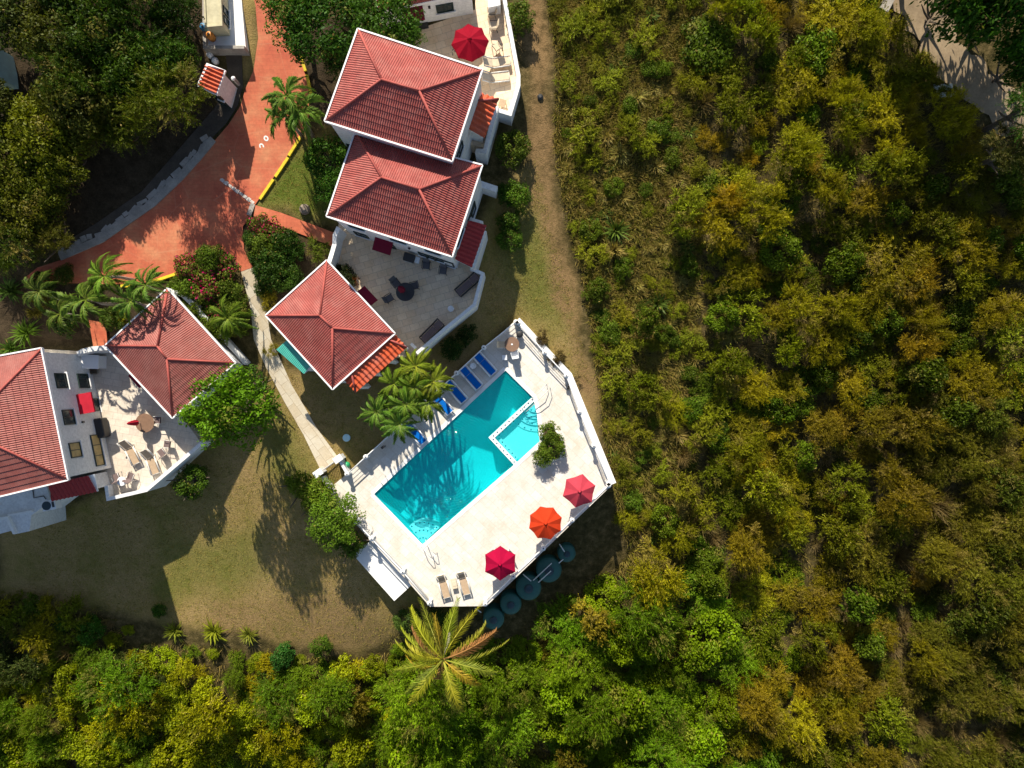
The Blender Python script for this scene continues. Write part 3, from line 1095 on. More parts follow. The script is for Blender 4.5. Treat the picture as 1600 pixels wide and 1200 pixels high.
# ------------------------------------------------------------------ patios and walls
struct(MB().prism(PATIO2, -1.2, 2.2).obj("patio", "patio_stone"))
struct(MB().prism(TERR5, -4.5, .5).obj("terrace", "terrace_stone"))
struct(MB().prism(PATIO1, 1.2, 3.5).obj("patio", "patio_stone"))
tag(MB().wall([P2(735, 419, 3), P2(754, 427.5, 3.1), P2(741, 476, 3.1), P2(695, 514, 3.1), P2(651, 552, 3.1)], .24, -1.0, 3.1).obj("parapet_wall", "plaster"),
    "white parapet wall round the patio with the black table", "wall")
cur = [(531, 357), (524, 369), (522, 381), (519, 394), (515, 411), (510, 428)]
tag(MB().wall([P2(*c, 3.9) for c in cur], .3, .5, [4.3, 4.1, 3.8, 3.9, 4.1, 4.1]).obj("garden_wall", "plaster"), "curved white garden wall between villa and pavilion", "wall")
tag(MB().wall([P2(118, 553, 2.4), P2(128, 549, 2.5), P2(146, 545, 2.7), P2(169, 543, 2.6)], .35, -.3, [2.2, 2.5, 2.8, 2.6]).obj("garden_wall", "plaster"),
    "curved white wall closing the sunlit terrace between left villa and pavilion", "wall")
tag(MB().wall([P2(318, 690, 1.1), P2(228, 766, 1.2), P2(168, 780, 1.2), P2(165, 759, 1.2)], .26, -4.6, 1.15).obj("parapet_wall", "plaster"),
    "white parapet wall along the outer edge of the sunlit terrace", "wall")
tag(MB().wall([P2(783, -30, 4.3), P2(802, 75, 4.3), P2(810, 118, 4.3), P2(810, 134, 4.3), P2(797, 178, 4.3), P2(777, 172, 4.3)], .28, 1.2, 4.35).obj("parapet_wall", "plaster"),
    "white parapet wall along the outer side of the umbrella patio", "wall")
tag(MB().prism([P2(761, -30, 4.6), P2(780, -30, 4.6), P2(782, 9, 4.6), P2(763, 13, 4.6)], 3.4, 4.7).obj("planter_box", "plaster_cap"), "white masonry planter block in the top corner of the umbrella patio", "planter")
tag(MB().wall([P2(749, 286, 3.5), P2(776, 295, 3.5)], .45, .3, 3.4).obj("stub_wall", "plaster"), "short white stub wall sticking out from the middle villa", "wall")

# ------------------------------------------------------------------ pool deck, pool
POOL = [P2(*p, 0) for p in [(583, 772), (790, 577.5), (834, 621), (840, 648), (844, 690), (806, 725), (660, 852)]]


def filled(name, outer, hole, z, mat, zside=None, parent=None):
    bm = bmesh.new()
    es = []
    for loop in (outer, hole):
        if not loop: continue
        vs = [bm.verts.new((p[0], p[1], z)) for p in loop]
        es += [bm.edges.new((vs[i], vs[(i + 1) % len(vs)])) for i in range(len(vs))]
    bmesh.ops.triangle_fill(bm, edges=es, use_beauty=True)
    bmesh.ops.recalc_face_normals(bm, faces=bm.faces)
    if sum(f.normal.z for f in bm.faces) < 0:
        bmesh.ops.reverse_faces(bm, faces=bm.faces)
    mb = MB()
    bm.verts.index_update()
    mb.add([v.co.copy() for v in bm.verts], [[v.index for v in f.verts] for f in bm.faces])
    bm.free()
    if zside is not None:
        n = len(outer)
        mb.add([(p[0], p[1], z) for p in outer] + [(p[0], p[1], zside) for p in outer], [(i, (i + 1) % n, n + (i + 1) % n, n + i) for i in range(n)])
    return mb.obj(name, mat, parent)


struct(filled("pool_deck", DECK, POOL, 0, "deck_stone", -5.2))
plat = [P2(*p, -.6) for p in [(551, 866), (579.5, 845), (645, 912.5), (616, 939)]]
struct(MB().prism(plat, -4.5, -.6).obj("lower_platform", "plaster_cap"))
pool = thing("swimming_pool", "long turquoise swimming pool with a small wading pool cut into one corner", "pool", (*P2(700, 720, 0), -1.5))
n = len(POOL)
mb = MB().add([(*p, -.02) for p in POOL] + [(*p, -2.2) for p in POOL], [(i, (i + 1) % n, n + (i + 1) % n, n + i) for i in range(n)] + [tuple(n + i for i in range(n))])
mb.obj("basin", "pool_tile", pool)
mb = MB()
for i in range(n):
    a, b = Vector((*POOL[i], 0)), Vector((*POOL[(i + 1) % n], 0))
    d = b - a
    nn = Vector((-d.y, d.x, 0)).normalized()
    cx = Vector((sum(p[0] for p in POOL) / n, sum(p[1] for p in POOL) / n, 0))
    if nn.dot(cx - a) > 0: nn = -nn
    mb.box((a + b) / 2 + nn * .1 + Vector((0, 0, .0)), (d.length + .1, .3, .04 + .001 * i), math.atan2(d.y, d.x))
mb.obj("coping", "plaster_cap", pool)
SPA = [P2(*p, 0) for p in [(834, 622), (840, 648), (844, 690), (806, 725), (768, 684)]]
MB().prism(SPA, -2.22, -.62).obj("wading_floor", "wading_tile", pool)
mb = MB()
sw = [P2(835, 622, 0), P2(768, 684, 0), P2(806, 725, 0)]
mb.wall(sw, .34, -2.2, -.10)
mb.cur = 1
for a, b, k in ((sw[0], sw[1], 11), (sw[1], sw[2], 7)):
    for i in range(k):
        q = Vector(a).lerp(Vector(b), (i + .5) / k)
        mb.box((q.x, q.y, -.096), (.1, .1, .012), math.radians(43))
mb.obj("dividing_wall", ["pool_step", "tile_navy"], pool)
# bench line beside the dividing wall
mb = MB()
bl = [P2(822, 640, 0), P2(777, 683, 0), P2(808, 718, 0)]
mb.wall(bl, .3, -1.0, -.45)
mb.cur = 1
for a, b, k in ((bl[0], bl[1], 8), (bl[1], bl[2], 6)):
    for i in range(k):
        q = Vector(a).lerp(Vector(b), (i + .5) / k)
        mb.box((q.x, q.y, -.446), (.1, .1, .012), math.radians(43))
mb.obj("wading_bench", ["pool_step", "tile_navy"], pool)


def sector_steps(c, a0, a1, radii, zs, dots):
    out = []
    for r, z, kd in zip(radii, zs, dots):
        mb = MB()
        poly = [c] + [(c[0] + r * math.cos(a0 + (a1 - a0) * i / 12), c[1] + r * math.sin(a0 + (a1 - a0) * i / 12)) for i in range(13)]
        mb.prism(poly, -2.2, z)
        mb.cur = 1
        for i in range(kd):
            an = a0 + (a1 - a0) * (i + .5) / kd
            mb.box((c[0] + (r - .12) * math.cos(an), c[1] + (r - .12) * math.sin(an), z + .004), (.1, .1, .012), an)
        out.append(mb.obj("step", ["pool_step", "tile_navy"], pool))


cN = P2(837.5, 628, 0)
sector_steps(cN, math.radians(226), math.radians(281), (2.35, 1.85, 1.35, .85), (-.56, -.46, -.36, -.26), (4, 4, 3, 2))
cS = P2(660, 851, 0)
sector_steps(cS, math.radians(43), math.radians(133), (1.7, 1.15, .6), (-.75, -.5, -.28), (7, 5, 3))
filled("water", POOL, None, -.14, "pool_water", None, pool)


def handrail(label, pts, shift):
    o = thing("pool_handrail", label, "handrail", pts[0])
    for k, nm in ((0, "rail"), (1, "rail")):
        MB().tube([Vector(p) + Vector(shift) * k for p in pts], .028, 7).obj(nm, "metal_pale", o, True)


a = P(836, 618, 0)
handrail("steel handrail beside the wading pool steps", [a + Vector((.9, .9, -.1)), a + Vector((.9, .9, .6)), a + Vector((.6, .6, .85)), a + Vector((-.1, -.1, .75)), a + Vector((-.9, -.9, .3)), a + Vector((-1.1, -1.1, -.4))], (.28, -.28, 0))
a = P(667, 858, 0)
handrail("steel handrail at the pointed corner steps of the pool", [a + Vector((.5, -.55, -.1)), a + Vector((.5, -.55, .7)), a + Vector((.3, -.35, .85)), a + Vector((-.1, .1, .8)), a + Vector((-.35, .35, .2)), a + Vector((-.45, .45, -.4))], (.3, .3, 0))


# railings
def railing(label, posts, wires=4, h=1.02, post_r=.13, z=0, toprail=True):
    pts = [P(px, py, z + h) for px, py in posts]
    t = thing("railing", label, "railing", (pts[0].x, pts[0].y, z))
    for p in pts:
        b = Vector((p.x, p.y, z))
        c = MB().lathe(b, [(post_r + .04, -.02), (post_r + .04, .08), (post_r, .1), (post_r, h - .1), (post_r + .06, h - .08), (post_r + .06, h)], 14).obj("post", "plaster_cap", t, True)
        MB().lathe(b + Vector((0, 0, h)), [(.05, -.01), (.05, .02)], 10).obj("lamp_cap", "metal_dark", c)
    for k in range(wires):
        hh = z + h * (k + 1) / (wires + .35)
        top = k == wires - 1 and toprail
        MB().tube([(p.x, p.y, hh) for p in pts], .045 if top else .018, 6).obj("top_rail" if top else "cable", "trim_white" if top else "metal_pale", t, True)
    return t


railing("white post and cable railing between the blue loungers and the lawn", [(806, 503), (756, 543), (713, 583), (665, 627), (618, 671), (571, 714), (542, 741)])
railing("white post and cable railing on the pool deck side facing the dirt trail", [(810, 504), (851, 551), (885, 587), (906, 644), (928, 697), (951, 755)])
railing("white post and cable railing behind the three pool umbrellas", [(951, 759), (894, 813), (849, 857), (802, 901), (758, 944)])
railing("white post and cable railing above the lower white platform", [(555, 815), (580, 842), (629, 894), (671, 943)])
# white kerb on the trail side of the deck
tag(MB().wall([P2(808, 500, .1), P2(889, 586, .1), P2(958, 756, .1)], .5, -5, .14).obj("deck_kerb", "plaster_cap"), "broad white kerb along the deck side facing the dirt trail", "kerb")
# gate
g0, g1 = P(497, 739, 1.1), P(528, 717, 1.1)
gt = thing("gate", "white barred gate between two pillars where the path meets the pool deck", "gate", (g0.x, g0.y, 0))
rz = heading(g0, g1)
for g in (g0, g1):
    q = MB().box((g.x, g.y, .45), (.55, .4, 1.3), rz).obj("pillar", "plaster", gt)
    MB().box((g.x, g.y, 1.13), (.7, .5, .08), rz).obj("pillar_cap", "plaster_cap", q)
A = g0.lerp(g1, .2); B = g0.lerp(g1, .8)
mb = MB()
for i in range(9):
    q = A.lerp(B, i / 8)
    mb.tube([(q.x, q.y, 0.05), (q.x, q.y, 1.0)], .022, 6)
for zz in (.12, 1.0):
    mb.tube([(A.x, A.y, zz), (B.x, B.y, zz)], .035, 6)
mb.obj("leaf_panel", "metal_pale", gt)
tag(MB().wall([P2(502, 746, .8), P2(512, 760, .8), P2(520, 772, .8)], .2, -.6, .8).obj("side_wall", "plaster"), "low white side wall left of the pool gate", "wall")
tag(MB().wall([P2(531, 720, .9), P2(542, 739, .9)], .22, -.4, .9).obj("side_wall", "plaster"), "low white side wall right of the pool gate by the green ball", "wall")
p = P(541, 727, .3)
tag(MB().lathe((p.x, p.y, -.15), [(.12, 0), (.24, .1), (.27, .28), (.2, .48), (.06, .54)], 14).obj("garden_ball", "green_plastic", None, True), "bright green round tub by the pool gate", "tub")
p = G(541.5, 684)
tag(MB().lathe(p, [(.3, -.1), (.3, .05), (.26, .07)], 18).obj("manhole_cover", "pale_blue"), "round bluish manhole cover in the shaded lawn", "manhole cover")

# ------------------------------------------------------------------ furniture prototypes (built at the origin, facing +X = foot end)
def lounger(label, sling, frame, back=.45, cushion=None):
    t = thing("sun_lounger", label, "sun lounger")
    mb = MB()
    for s in (-1, 1):
        mb.tube([(-.35, s * .35, .34), (.98, s * .35, .34)], .06, 6)
        mb.tube([(-.35, s * .35, .34), (-.98, s * .35, .34 + back)], .06, 6)
    mb.tube([(.98, -.31, .33), (.98, .31, .33)], .028, 6)
    mb.tube([(-.98, -.31, .33 + back), (-.98, .31, .33 + back)], .028, 6)
    mb.obj("frame", frame, t, True)
    for x in (-.5, .8):
        for s in (-1, 1):
            MB().tube([(x, s * .31, 0), (x, s * .31, .33)], .028, 6).obj("leg", frame, t)
    mb = MB()
    mb.box((.32, 0, .34), (1.28, .5, .03)).obj("seat", sling, t)
    M = Matrix.Rotation(math.atan2(back, .63), 3, 'Y')
    MB().box((-.66, 0, .35 + back / 2), (math.hypot(.63, back), .5, .03), M=M).obj("backrest", sling, t)
    if cushion:
        MB().box((-.86, 0, .33 + back), (.22, .5, .09), M=M).obj("headrest", cushion, t)
    return t


def chair(label, sling, frame, name="patio_chair"):
    t = thing(name, label, "chair")
    MB().box((0.02, 0, .43), (.5, .5, .035)).obj("seat", sling, t)
    M = Matrix.Rotation(math.radians(14), 3, 'Y')
    MB().box((-.33, 0, .74), (.035, .5, .62), M=Matrix.Rotation(math.radians(-16), 3, 'Y')).obj("backrest", sling, t)
    for s in (-1, 1):
        mb = MB().tube([(-.3, s * .28, .64), (.25, s * .28, .64), (.27, s * .28, .0)], .024, 6)
        mb.obj("armrest", frame, t, True)
        MB().tube([(-.24, s * .27, .43), (-.32, s * .28, 0)], .024, 6).obj("leg", frame, t)
    return t


def round_table(label, r, top, leg, hole=None):
    t = thing("round_table", label, "table")
    mb = MB().lathe((0, 0, .70), [(r, 0), (r + .01, .02), (r, .04)], 28)
    if hole:
        mb.cur = 1
        mb.lathe((0, 0, .74), [(.07, 0), (.07, .03)], 10)
    mb.obj("tabletop", [top, hole or top], t)
    MB().lathe((0, 0, 0), [(.28, 0), (.26, .04), (.05, .06), (.05, .70)], 14).obj("base", leg, t)
    return t


def umbrella(label, nside, R, mat, droop=.5, tilt=0, flap=0):
    t = thing("patio_umbrella", label, "umbrella")
    MB().tube([(0, 0, 0), (0, 0, 2.62)], .028, 8).obj("pole", "metal_pale", t, True)
    MB().lathe((0, 0, 0), [(.28, 0), (.26, .06), (.06, .1), (.05, .3)], 14).obj("base", "metal_dark", t)
    mb = MB()
    h = 2.55
    V = [(0, 0, h)]; F = []
    K = 4
    for j in range(1, K + 1):
        f = j / K
        for i in range(nside):
            for sub in (0, .5):
                a = 2 * math.pi * (i + sub) / nside + .26
                rr = R * f * (math.cos(math.pi / nside) * (.985 - .03 * f) if sub else 1.0)
                zz = h - droop * f ** 1.15 - (.05 * f if sub else 0)
                V.append((rr * math.cos(a), rr * math.sin(a), zz))
    m = nside * 2
    for i in range(m):
        F.append((0, 1 + i, 1 + (i + 1) % m))
    for j in range(K - 1):
        for i in range(m):
            a = 1 + j * m + i; b = 1 + j * m + (i + 1) % m
            F.append((a, a + m, b + m, b))
    if flap:
        o0 = 1 + (K - 1) * m
        base = len(V)
        for i in range(m):
            x, y, z = V[o0 + i]
            V.append((x * 1.01, y * 1.01, z - flap))
        for i in range(m):
            F.append((o0 + i, base + i, base + (i + 1) % m, o0 + (i + 1) % m))
    mb.add(V, F)
    can = mb.obj("canopy", mat, t)
    sol = can.modifiers.new("cloth", 'SOLIDIFY'); sol.thickness = .012
    for i in range(nside):
        a = 2 * math.pi * i / nside + .26
        MB().tube([(0, 0, h - .05), (R * math.cos(a) * .99, R * math.sin(a) * .99, h - droop - .04)], .012, 5).obj("rib", "metal_pale", can)
    MB().lathe((0, 0, h), [(.16, -.06), (.06, .03), (.035, .1)], 12).obj("finial", mat, can, True)
    return t


def at(px, py, z):
    return P(px, py, z)


BLUE = lounger("blue sling sun lounger with white frame nearest the brown round table", "blue_sling", "plastic_white", .12)
for (hx, hy), (fx, fy), l in (((747, 557), (769, 581), None), ((725, 578), (747, 603), "blue sling sun lounger second from the brown table, beside the small round side table"),
                              ((702, 600), (723, 624), "blue sun lounger half in sun at the edge of the palm fronds"), ((680, 619), (701, 642), "blue sun lounger with only its sunlit foot end showing under palm fronds"),
                              ((639, 666), (659, 688), "blue sun lounger farthest from the brown table, beneath a hanging palm frond")):
    A, B = P(hx, hy, .35), P(fx, fy, .35)
    m = (A + B) / 2
    place(BLUE, (m.x, m.y, 0), heading(A, B), l, "blue sun loungers along the pool")
st = thing("side_table", "small round pale side table between two blue loungers", "table")
MB().lathe((0, 0, .38), [(.22, 0), (.24, .02), (.24, .05), (.2, .05), (.19, .03)], 18).obj("tabletop", "plastic_white", st, True)
for k in range(3):
    a = k * 2.09
    MB().tube([(.15 * math.cos(a), .15 * math.sin(a), 0), (.17 * math.cos(a), .17 * math.sin(a), .39)], .02, 6).obj("leg", "plastic_white", st)
place(st, P(739.5, 572, 0))
TAN = lounger("tan sling sun lounger left of the small slatted table at the deck's pointed end", "tan_sling", "metal_pale", .42, "cushion")
place(TAN, P(694, 913, 0), heading(P(690, 897, 0), P(699, 930, 0)))
place(TAN, P(725, 908, 0), heading(P(721, 892, 0), P(730, 925, 0)), "tan sling sun lounger right of the small slatted table at the deck's pointed end")
sq = thing("low_table", "small pale slatted table between the two tan loungers", "table")
for k in range(4):
    MB().box((-.3 + k * .2, 0, .38), (.17, .42, .03)).obj("slat", "cushion", sq)
for x in (-.34, .34):
    for s in (-.18, .18):
        MB().box((x, s, .18), (.04, .04, .36)).obj("leg", "metal_pale", sq)
place(sq, P(710, 910, 0), heading(P(708, 898, 0), P(713, 922, 0)))

umbrella_mat("umb_crimson", (.30, .001, .03)); umbrella_mat("umb_orange", (.46, .035, .008)); umbrella_mat("umb_pink", (.40, .04, .06)); umbrella_mat("umb_dark", (.22, .001, .012))
u1 = umbrella("crimson six sided umbrella on the pool deck nearest the tan loungers", 6, 1.32, "umb_crimson", .62)
place(u1, P(781.5, 882, 2.3) * 1 - Vector((0, 0, 2.3)), math.radians(15))
u2 = umbrella("orange eight sided umbrella, middle one of three on the pool deck", 8, 1.3, "umb_orange", .5)
place(u2, P(852.5, 818, 2.3) - Vector((0, 0, 2.3)), math.radians(3))
u3 = umbrella("faded pinkish red six sided umbrella at the deck corner nearest the scrub", 6, 1.3, "umb_pink", .6)
place(u3, P(905.5, 768, 2.3) - Vector((0, 0, 2.3)), math.radians(3))
u4 = umbrella("dark red scalloped umbrella on the upper patio by the top villa", 8, 1.32, "umb_dark", .55, flap=.14)
place(u4, P(734, 63, 5.8) - Vector((0, 0, 2.3)), math.radians(-9))
RT = round_table("white round table under the crimson umbrella on the pool deck", .5, "plastic_white", "metal_pale")
for c, l in (((782, 886), None), ((853, 822), "white round table under the orange umbrella on the pool deck"), ((906, 772), "white round table under the pinkish umbrella at the deck corner")):
    place(RT, P(*c, 0), 0, l, "white tables under the pool umbrellas")
WC = chair("white chair peeking out under the crimson umbrella towards the pool", "taupe_sling", "metal_pale")
for c, rz, l in (((771, 864), -1.0, None), ((795, 865), -2.4, "chair with dark sling showing right of the crimson umbrella's upper edge"), ((840, 806), -.6, "chair tucked under the orange umbrella"), ((895, 757), -.7, "chair tucked under the faded pinkish umbrella")):
    place(WC, P(*c, 0), rz, l)
BT = round_table("brown round table with pale centre at the pool deck's upper corner", .56, "table_brown", "metal_dark", "plastic_white")
place(BT, P(800, 538, .74) - Vector((0, 0, .74)))
TC = chair("tan slatted chair left of the brown round pool table", "cushion", "metal_pale")
place(TC, P(785, 539, 0), 0)
WH = chair("white backed chair below the brown round pool table", "plastic_white", "plastic_white")
place(WH, P(804, 553, 0), math.radians(100))
stl = thing("stool", "small white square stool by the pool's upper corner", "stool")
MB().box((0, 0, .42), (.38, .38, .05)).obj("seat", "plastic_white", stl)
for x in (-.16, .16):
    for y in (-.16, .16):
        MB().box((x, y, .2), (.04, .04, .4)).obj("leg", "metal_dark", stl)
place(stl, P(788.5, 559, 0), math.radians(3))
bn = thing("waste_bin", "black bin in the corner of the pool deck railing", "bin")
MB().lathe((0, 0, 0), [(.2, 0), (.25, .6)], 14).obj("body", "metal_dark", bn, True)
MB().lathe((0, 0, .6), [(.27, 0), (.25, .07), (.1, .1)], 14).obj("lid", "cover_black", bn, True)
place(bn, P(812, 523, 0))
sp = thing("speaker_box", "small black box on a post by the railing under the palms", "box")
MB().box((0, 0, .5), (.08, .08, 1.0)).obj("post", "metal_dark", sp)
MB().box((0, 0, 1.05), (.25, .2, .25)).obj("body", "metal_dark", sp)
place(sp, P(602, 697, 0), .6)

# patio with the black table
GC = chair("grey sling chair left of the pair by the villa's lower windows", "grey_sling", "metal_dark")
for c, rz, l in (((667, 416), -1.68, None), ((693, 424), -1.72, "grey sling chair right of the pair by the villa's lower windows"), ((620, 444), -.9, "grey chair above the black patio table, half under its edge"),
                 ((648, 448), 3.4, "grey chair on the right of the black patio table"), ((610, 467), .55, "grey chair on the lower left of the black patio table")):
    place(GC, P(*c, 2.2), rz, l, "grey chairs on the stone patio")
KT = round_table("black round table with a folded maroon umbrella on the stone patio", .68, "table_black", "metal_dark")
place(KT, P(633, 456, 2.94) - Vector((0, 0, .74)))


def closed_umbrella(label, mat):
    t = thing("folded_umbrella", label, "umbrella")
    MB().tube([(0, 0, .74), (0, 0, 2.3)], .025, 7).obj("pole", "metal_pale", t)
    mb = MB()
    prof = [(.02, 2.35), (.07, 2.2), (.13, 1.7), (.17, 1.2), (.12, 1.15)]
    V = []; F = []
    nn = 16
    for r, z in prof:
        for k in range(nn):
            a = 2 * math.pi * k / nn
            rr = r * (1 + .3 * (k % 2))
            V.append((rr * math.cos(a), rr * math.sin(a), z))
    for i in range(len(prof) - 1):
        for k in range(nn):
            F.append((i * nn + k, i * nn + (k + 1) % nn, (i + 1) * nn + (k + 1) % nn, (i + 1) * nn + k))
    F.append(tuple(range(nn - 1, -1, -1)))
    mb.add(V, F).obj("canopy", mat, t)
    return t


cu = closed_umbrella("folded maroon umbrella standing in the black patio table", "maroon_cloth")
place(cu, P(633, 457, 2.2), 0, None, None, 1.25)
cu2 = closed_umbrella("folded bright red umbrella in the brown table on the sunlit terrace", "red_cloth")
place(cu2, P(227, 659, .5), 0, None, None, 1.1)
GL = lounger("grey sling lounger in the corner of the stone patio near the red side roof", "taupe_sling", "metal_dark", .2)
for (hx, hy), (fx, fy), l in (((742, 435), (719, 455), None), ((688, 505), (662, 531), "grey sling lounger along the lower parapet of the stone patio, behind the palms")):
    A, B = P(hx, hy, 2.5), P(fx, fy, 2.5)
    m = (A + B) / 2
    place(GL, (m.x, m.y, 2.2), heading(A, B), l)
pl = thing("plastic_chair", "white plastic chair alone near the parapet of the stone patio", "chair")
mb = MB()
MB().lathe((0, 0, .42), [(.2, 0), (.23, .03), (.21, .05)], 16).obj("seat", "plastic_white", pl, True)
MB().wall([(-.16, -.2), (-.25, 0), (-.16, .2)], .04, .45, [.75, .85, .75]).obj("backrest", "plastic_white", pl)
for a in (.8, 2.4, 3.9, 5.5):
    MB().tube([(.2 * math.cos(a), .2 * math.sin(a), 0), (.16 * math.cos(a), .16 * math.sin(a), .43)], .022, 6).obj("leg", "metal_dark", pl)
place(pl, P(705, 483, 2.2), 2.2)
tw = MB().box((0, 0, .36), (.5, .22, .1))
o = tag(tw.obj("towel_roll", "plastic_white"), "white folded towel at the end of the grey lounger by the palms", "towel")
o.location = P(647, 541, 2.3); o.rotation_euler = (0, 0, -.75)


def grill(label, cover):
    t = thing("barbecue_grill", label, "grill")
    if cover:
        mb = MB()
        mb.prism([(-.75, -.36), (.75, -.36), (.78, .1), (.7, .4), (-.72, .4), (-.78, 0)], 0.05, [1.0, 1.03, 1.1, 1.14, 1.12, 1.06])
        o = mb.obj("cover", "cover_black", t)
        bv = o.modifiers.new("soft", 'BEVEL'); bv.width = .14; bv.segments = 3
    else:
        MB().box((0, 0, .5), (.62, .5, .6)).obj("cabinet", "metal_dark", t)
        mb = MB().prism([(-.42, -.3), (.42, -.3), (.42, .3), (-.42, .3)], .82, [1.0, 1.0, 1.15, 1.15])
        o = mb.obj("lid", "cover_black", t); bv = o.modifiers.new("round", 'BEVEL'); bv.width = .08; bv.segments = 3
        MB().box((.62, 0, .86), (.34, .46, .04)).obj("side_shelf", "plastic_white", t)
        MB().tube([(-.3, -.34, .95), (.3, -.34, .95)], .02, 6).obj("handle", "metal_pale", t)
    return t


place(grill("black barbecue grill with a pale side shelf against the middle villa", False), P(642, 406, 2.2), math.radians(-16))
place(grill("black covered barbecue on the sunlit terrace of the left villa", True), P(165, 668, .5), math.radians(102))
# dark plant by the pavilion on the patio is placed with the vegetation

# sunlit terrace furniture
TT = round_table("brown round table with the folded red umbrella on the sunlit terrace", .72, "table_brown", "metal_dark")
place(TT, P(226, 661, 1.24) - Vector((0, 0, .74)))
tl = lounger("tan high backed lounger in the middle of the sunlit terrace", "tan_sling", "metal_pale", .55)
place(tl, P(208, 706, .5), heading(P(200, 688, .5), P(218, 724, .5)))
place(tl, P(240, 721, .5), heading(P(234, 707, .5), P(246, 738, .5)), "tan high backed lounger below the brown terrace table")
tch = chair("tan chair in the lower row of the terrace, left of its small table", "taupe_sling", "metal_pale", "terrace_chair")
for c, rz, l in (((187, 744), 2.0, None), ((209, 743), 1.2, "tan chair in the lower row of the terrace, right of its small table"), ((257, 706), 2.2, "tan chair beside the lounger near the terrace parapet"),
                 ((266, 693), 3.0, "tan chair close to the big round tree on the terrace"), ((251, 656), 3.14, "dark framed chair right of the brown terrace table")):
    place(tch, P(*c, .5), rz, l, "tan chairs on the sunlit terrace")
ct = round_table("small white round table between two tan chairs on the terrace", .34, "plastic_white", "metal_pale")
place(ct, P(198, 750, .5))
cab = thing("storage_cabinet", "white boxy cabinet against the curved terrace wall", "cabinet")
MB().box((0, 0, .55), (1.25, .95, 1.1)).obj("body", "plastic_white", cab)
MB().box((0, 0, 1.13), (1.35, 1.05, .07)).obj("lid", "trim_white", cab)
MB().box((0, -.49, .6), (.3, .05, .06)).obj("handle", "metal_dark", cab)
place(cab, P(154, 566, .5), math.radians(-2))
fp = thing("firewood_basket", "low basket of firewood in front of the white terrace cabinet", "basket")
MB().lathe((0, 0, 0), [(.3, 0), (.36, .3)], 12).obj("body", "bark_pale", fp)
for k in range(5):
    MB().tube([(-.25, -.2 + k * .1, .3 + .03 * (k % 2)), (.27, -.18 + k * .09, .36)], .05, 6).obj("log", "bark", fp)
place(fp, P(150, 579, .5))
# air conditioner fan on the flat roof
ac = thing("air_conditioner", "pale air conditioner with round dark fan on the left villa's lower roof", "air conditioner")
MB().box((.1, 0, .35), (1.0, .75, .7)).obj("body", "plastic_white", ac)
MB().lathe((-.05, 0, .7), [(.33, 0), (.33, .05), (.28, .06)], 20).obj("fan_cover", "tank_lid", ac)
MB().box((.45, 0, .72), (.15, .4, .04)).obj("vent", "metal_dark", ac)
place(ac, P(78, 789, 2.0) - Vector((0, 0, .4)), math.radians(12))
pp = MB().tube([P(51, 763, 1.66), P(53, 778, 1.66), P(68, 775, 1.66), P(72, 780, 1.66)], .04, 6)
tag(pp.obj("conduit", "metal_dark"), "thin dark conduit running over the left villa's lower roof", "pipe")
cb = thing("concrete_block", "pale hollow concrete block on the lawn below the left villa", "block")
mb = MB()
for x in (-.3, 0, .3):
    mb.box((x, 0, .12), (.08, .3, .24))
for y in (-.15, .15):
    mb.box((0, y, .12), (.68, .07, .238))
mb.obj("body", "concrete", cb)
place(cb, G(53, 811), .3)

# upper patio furniture
ch = chair("tan chair at the top of the umbrella patio near the white planter block", "cushion", "metal_dark", "terrace_chair")
for c, rz, l in (((768, 24), 3.2, None), ((771, 45), 3.1, "tan chair right of the dark red umbrella, facing it"), ((777, 78), 2.2, "wicker chair at the parapet between chair and tan lounger"),
                 ((716, 84), 1.0, "chair half hidden below the dark red umbrella"), ((648, 60), .2, "pale chair at the edge of the mango tree on the umbrella patio")):
    place(ch, P(*c, 3.5), rz, l, "chairs on the umbrella patio")
cl = lounger("cream lounger on the umbrella patio, nearer the umbrella", "cushion", "metal_pale", .6)
place(cl, P(777, 101, 3.5), heading(P(765, 102, 3.5), P(790, 98, 3.5)))
place(cl, P(775, 124, 3.5), heading(P(760, 125, 3.5), P(788, 122, 3.5)), "cream lounger on the umbrella patio, nearer the orange side roof")
RT2 = round_table("brown round table under the dark red umbrella", .55, "table_brown", "metal_dark")
place(RT2, P(734, 66, 3.5))
yt = thing("low_table", "small tan low table at the pointed end of the umbrella patio", "table")
MB().box((0, 0, .35), (.5, .55, .05)).obj("tabletop", "tan_sling", yt)
for x in (-.2, .2):
    for y in (-.2, .2):
        MB().box((x, y, .16), (.05, .05, .33)).obj("leg", "metal_pale", yt)
place(yt, P(785, 164, 3.5), -.3)

# ------------------------------------------------------------------ water tanks
TZ = -2.5
TL = ["small dark green water tank under the orange umbrella's deck edge, nearest the scrub", "large dark green water tank with two white pipes across its top", "large dark green water tank, middle of the row of five",
      "dark green water tank with centred lid, second from the coconut palm", "dark green water tank partly under the coconut palm fronds"]
for (px, py, r), l in zip(((886, 866, .74), (858, 892, 1.05), (826, 920, 1.05), (798, 945.5, .88), (771, 969, .88)), TL):
    p = P(px, py, TZ)
    b = Vector((p.x, p.y, gz(p.x, p.y) - .2))
    h = TZ - b.z
    t = thing("water_tank", l, "water tank", b, "green water tanks below the pool deck")
    prof = [(r * .97, 0), (r, .1)]
    for k in range(5):
        z = .1 + (h - .45) * (k + 1) / 5
        prof += [(r, z - .06), (r * .975, z - .03), (r, z)]
    prof += [(r * .97, h - .25), (r * .8, h - .12), (r * .45, h - .02), (r * .34, h)]
    MB().lathe(b, prof, 30).obj("body", "tank_green", t, True)
    MB().lathe(b + Vector((0, 0, h - .01)), [(r * .34, 0), (r * .36, .04), (r * .34, .1), (r * .1, .13)], 20).obj("lid", "tank_lid", t, True)
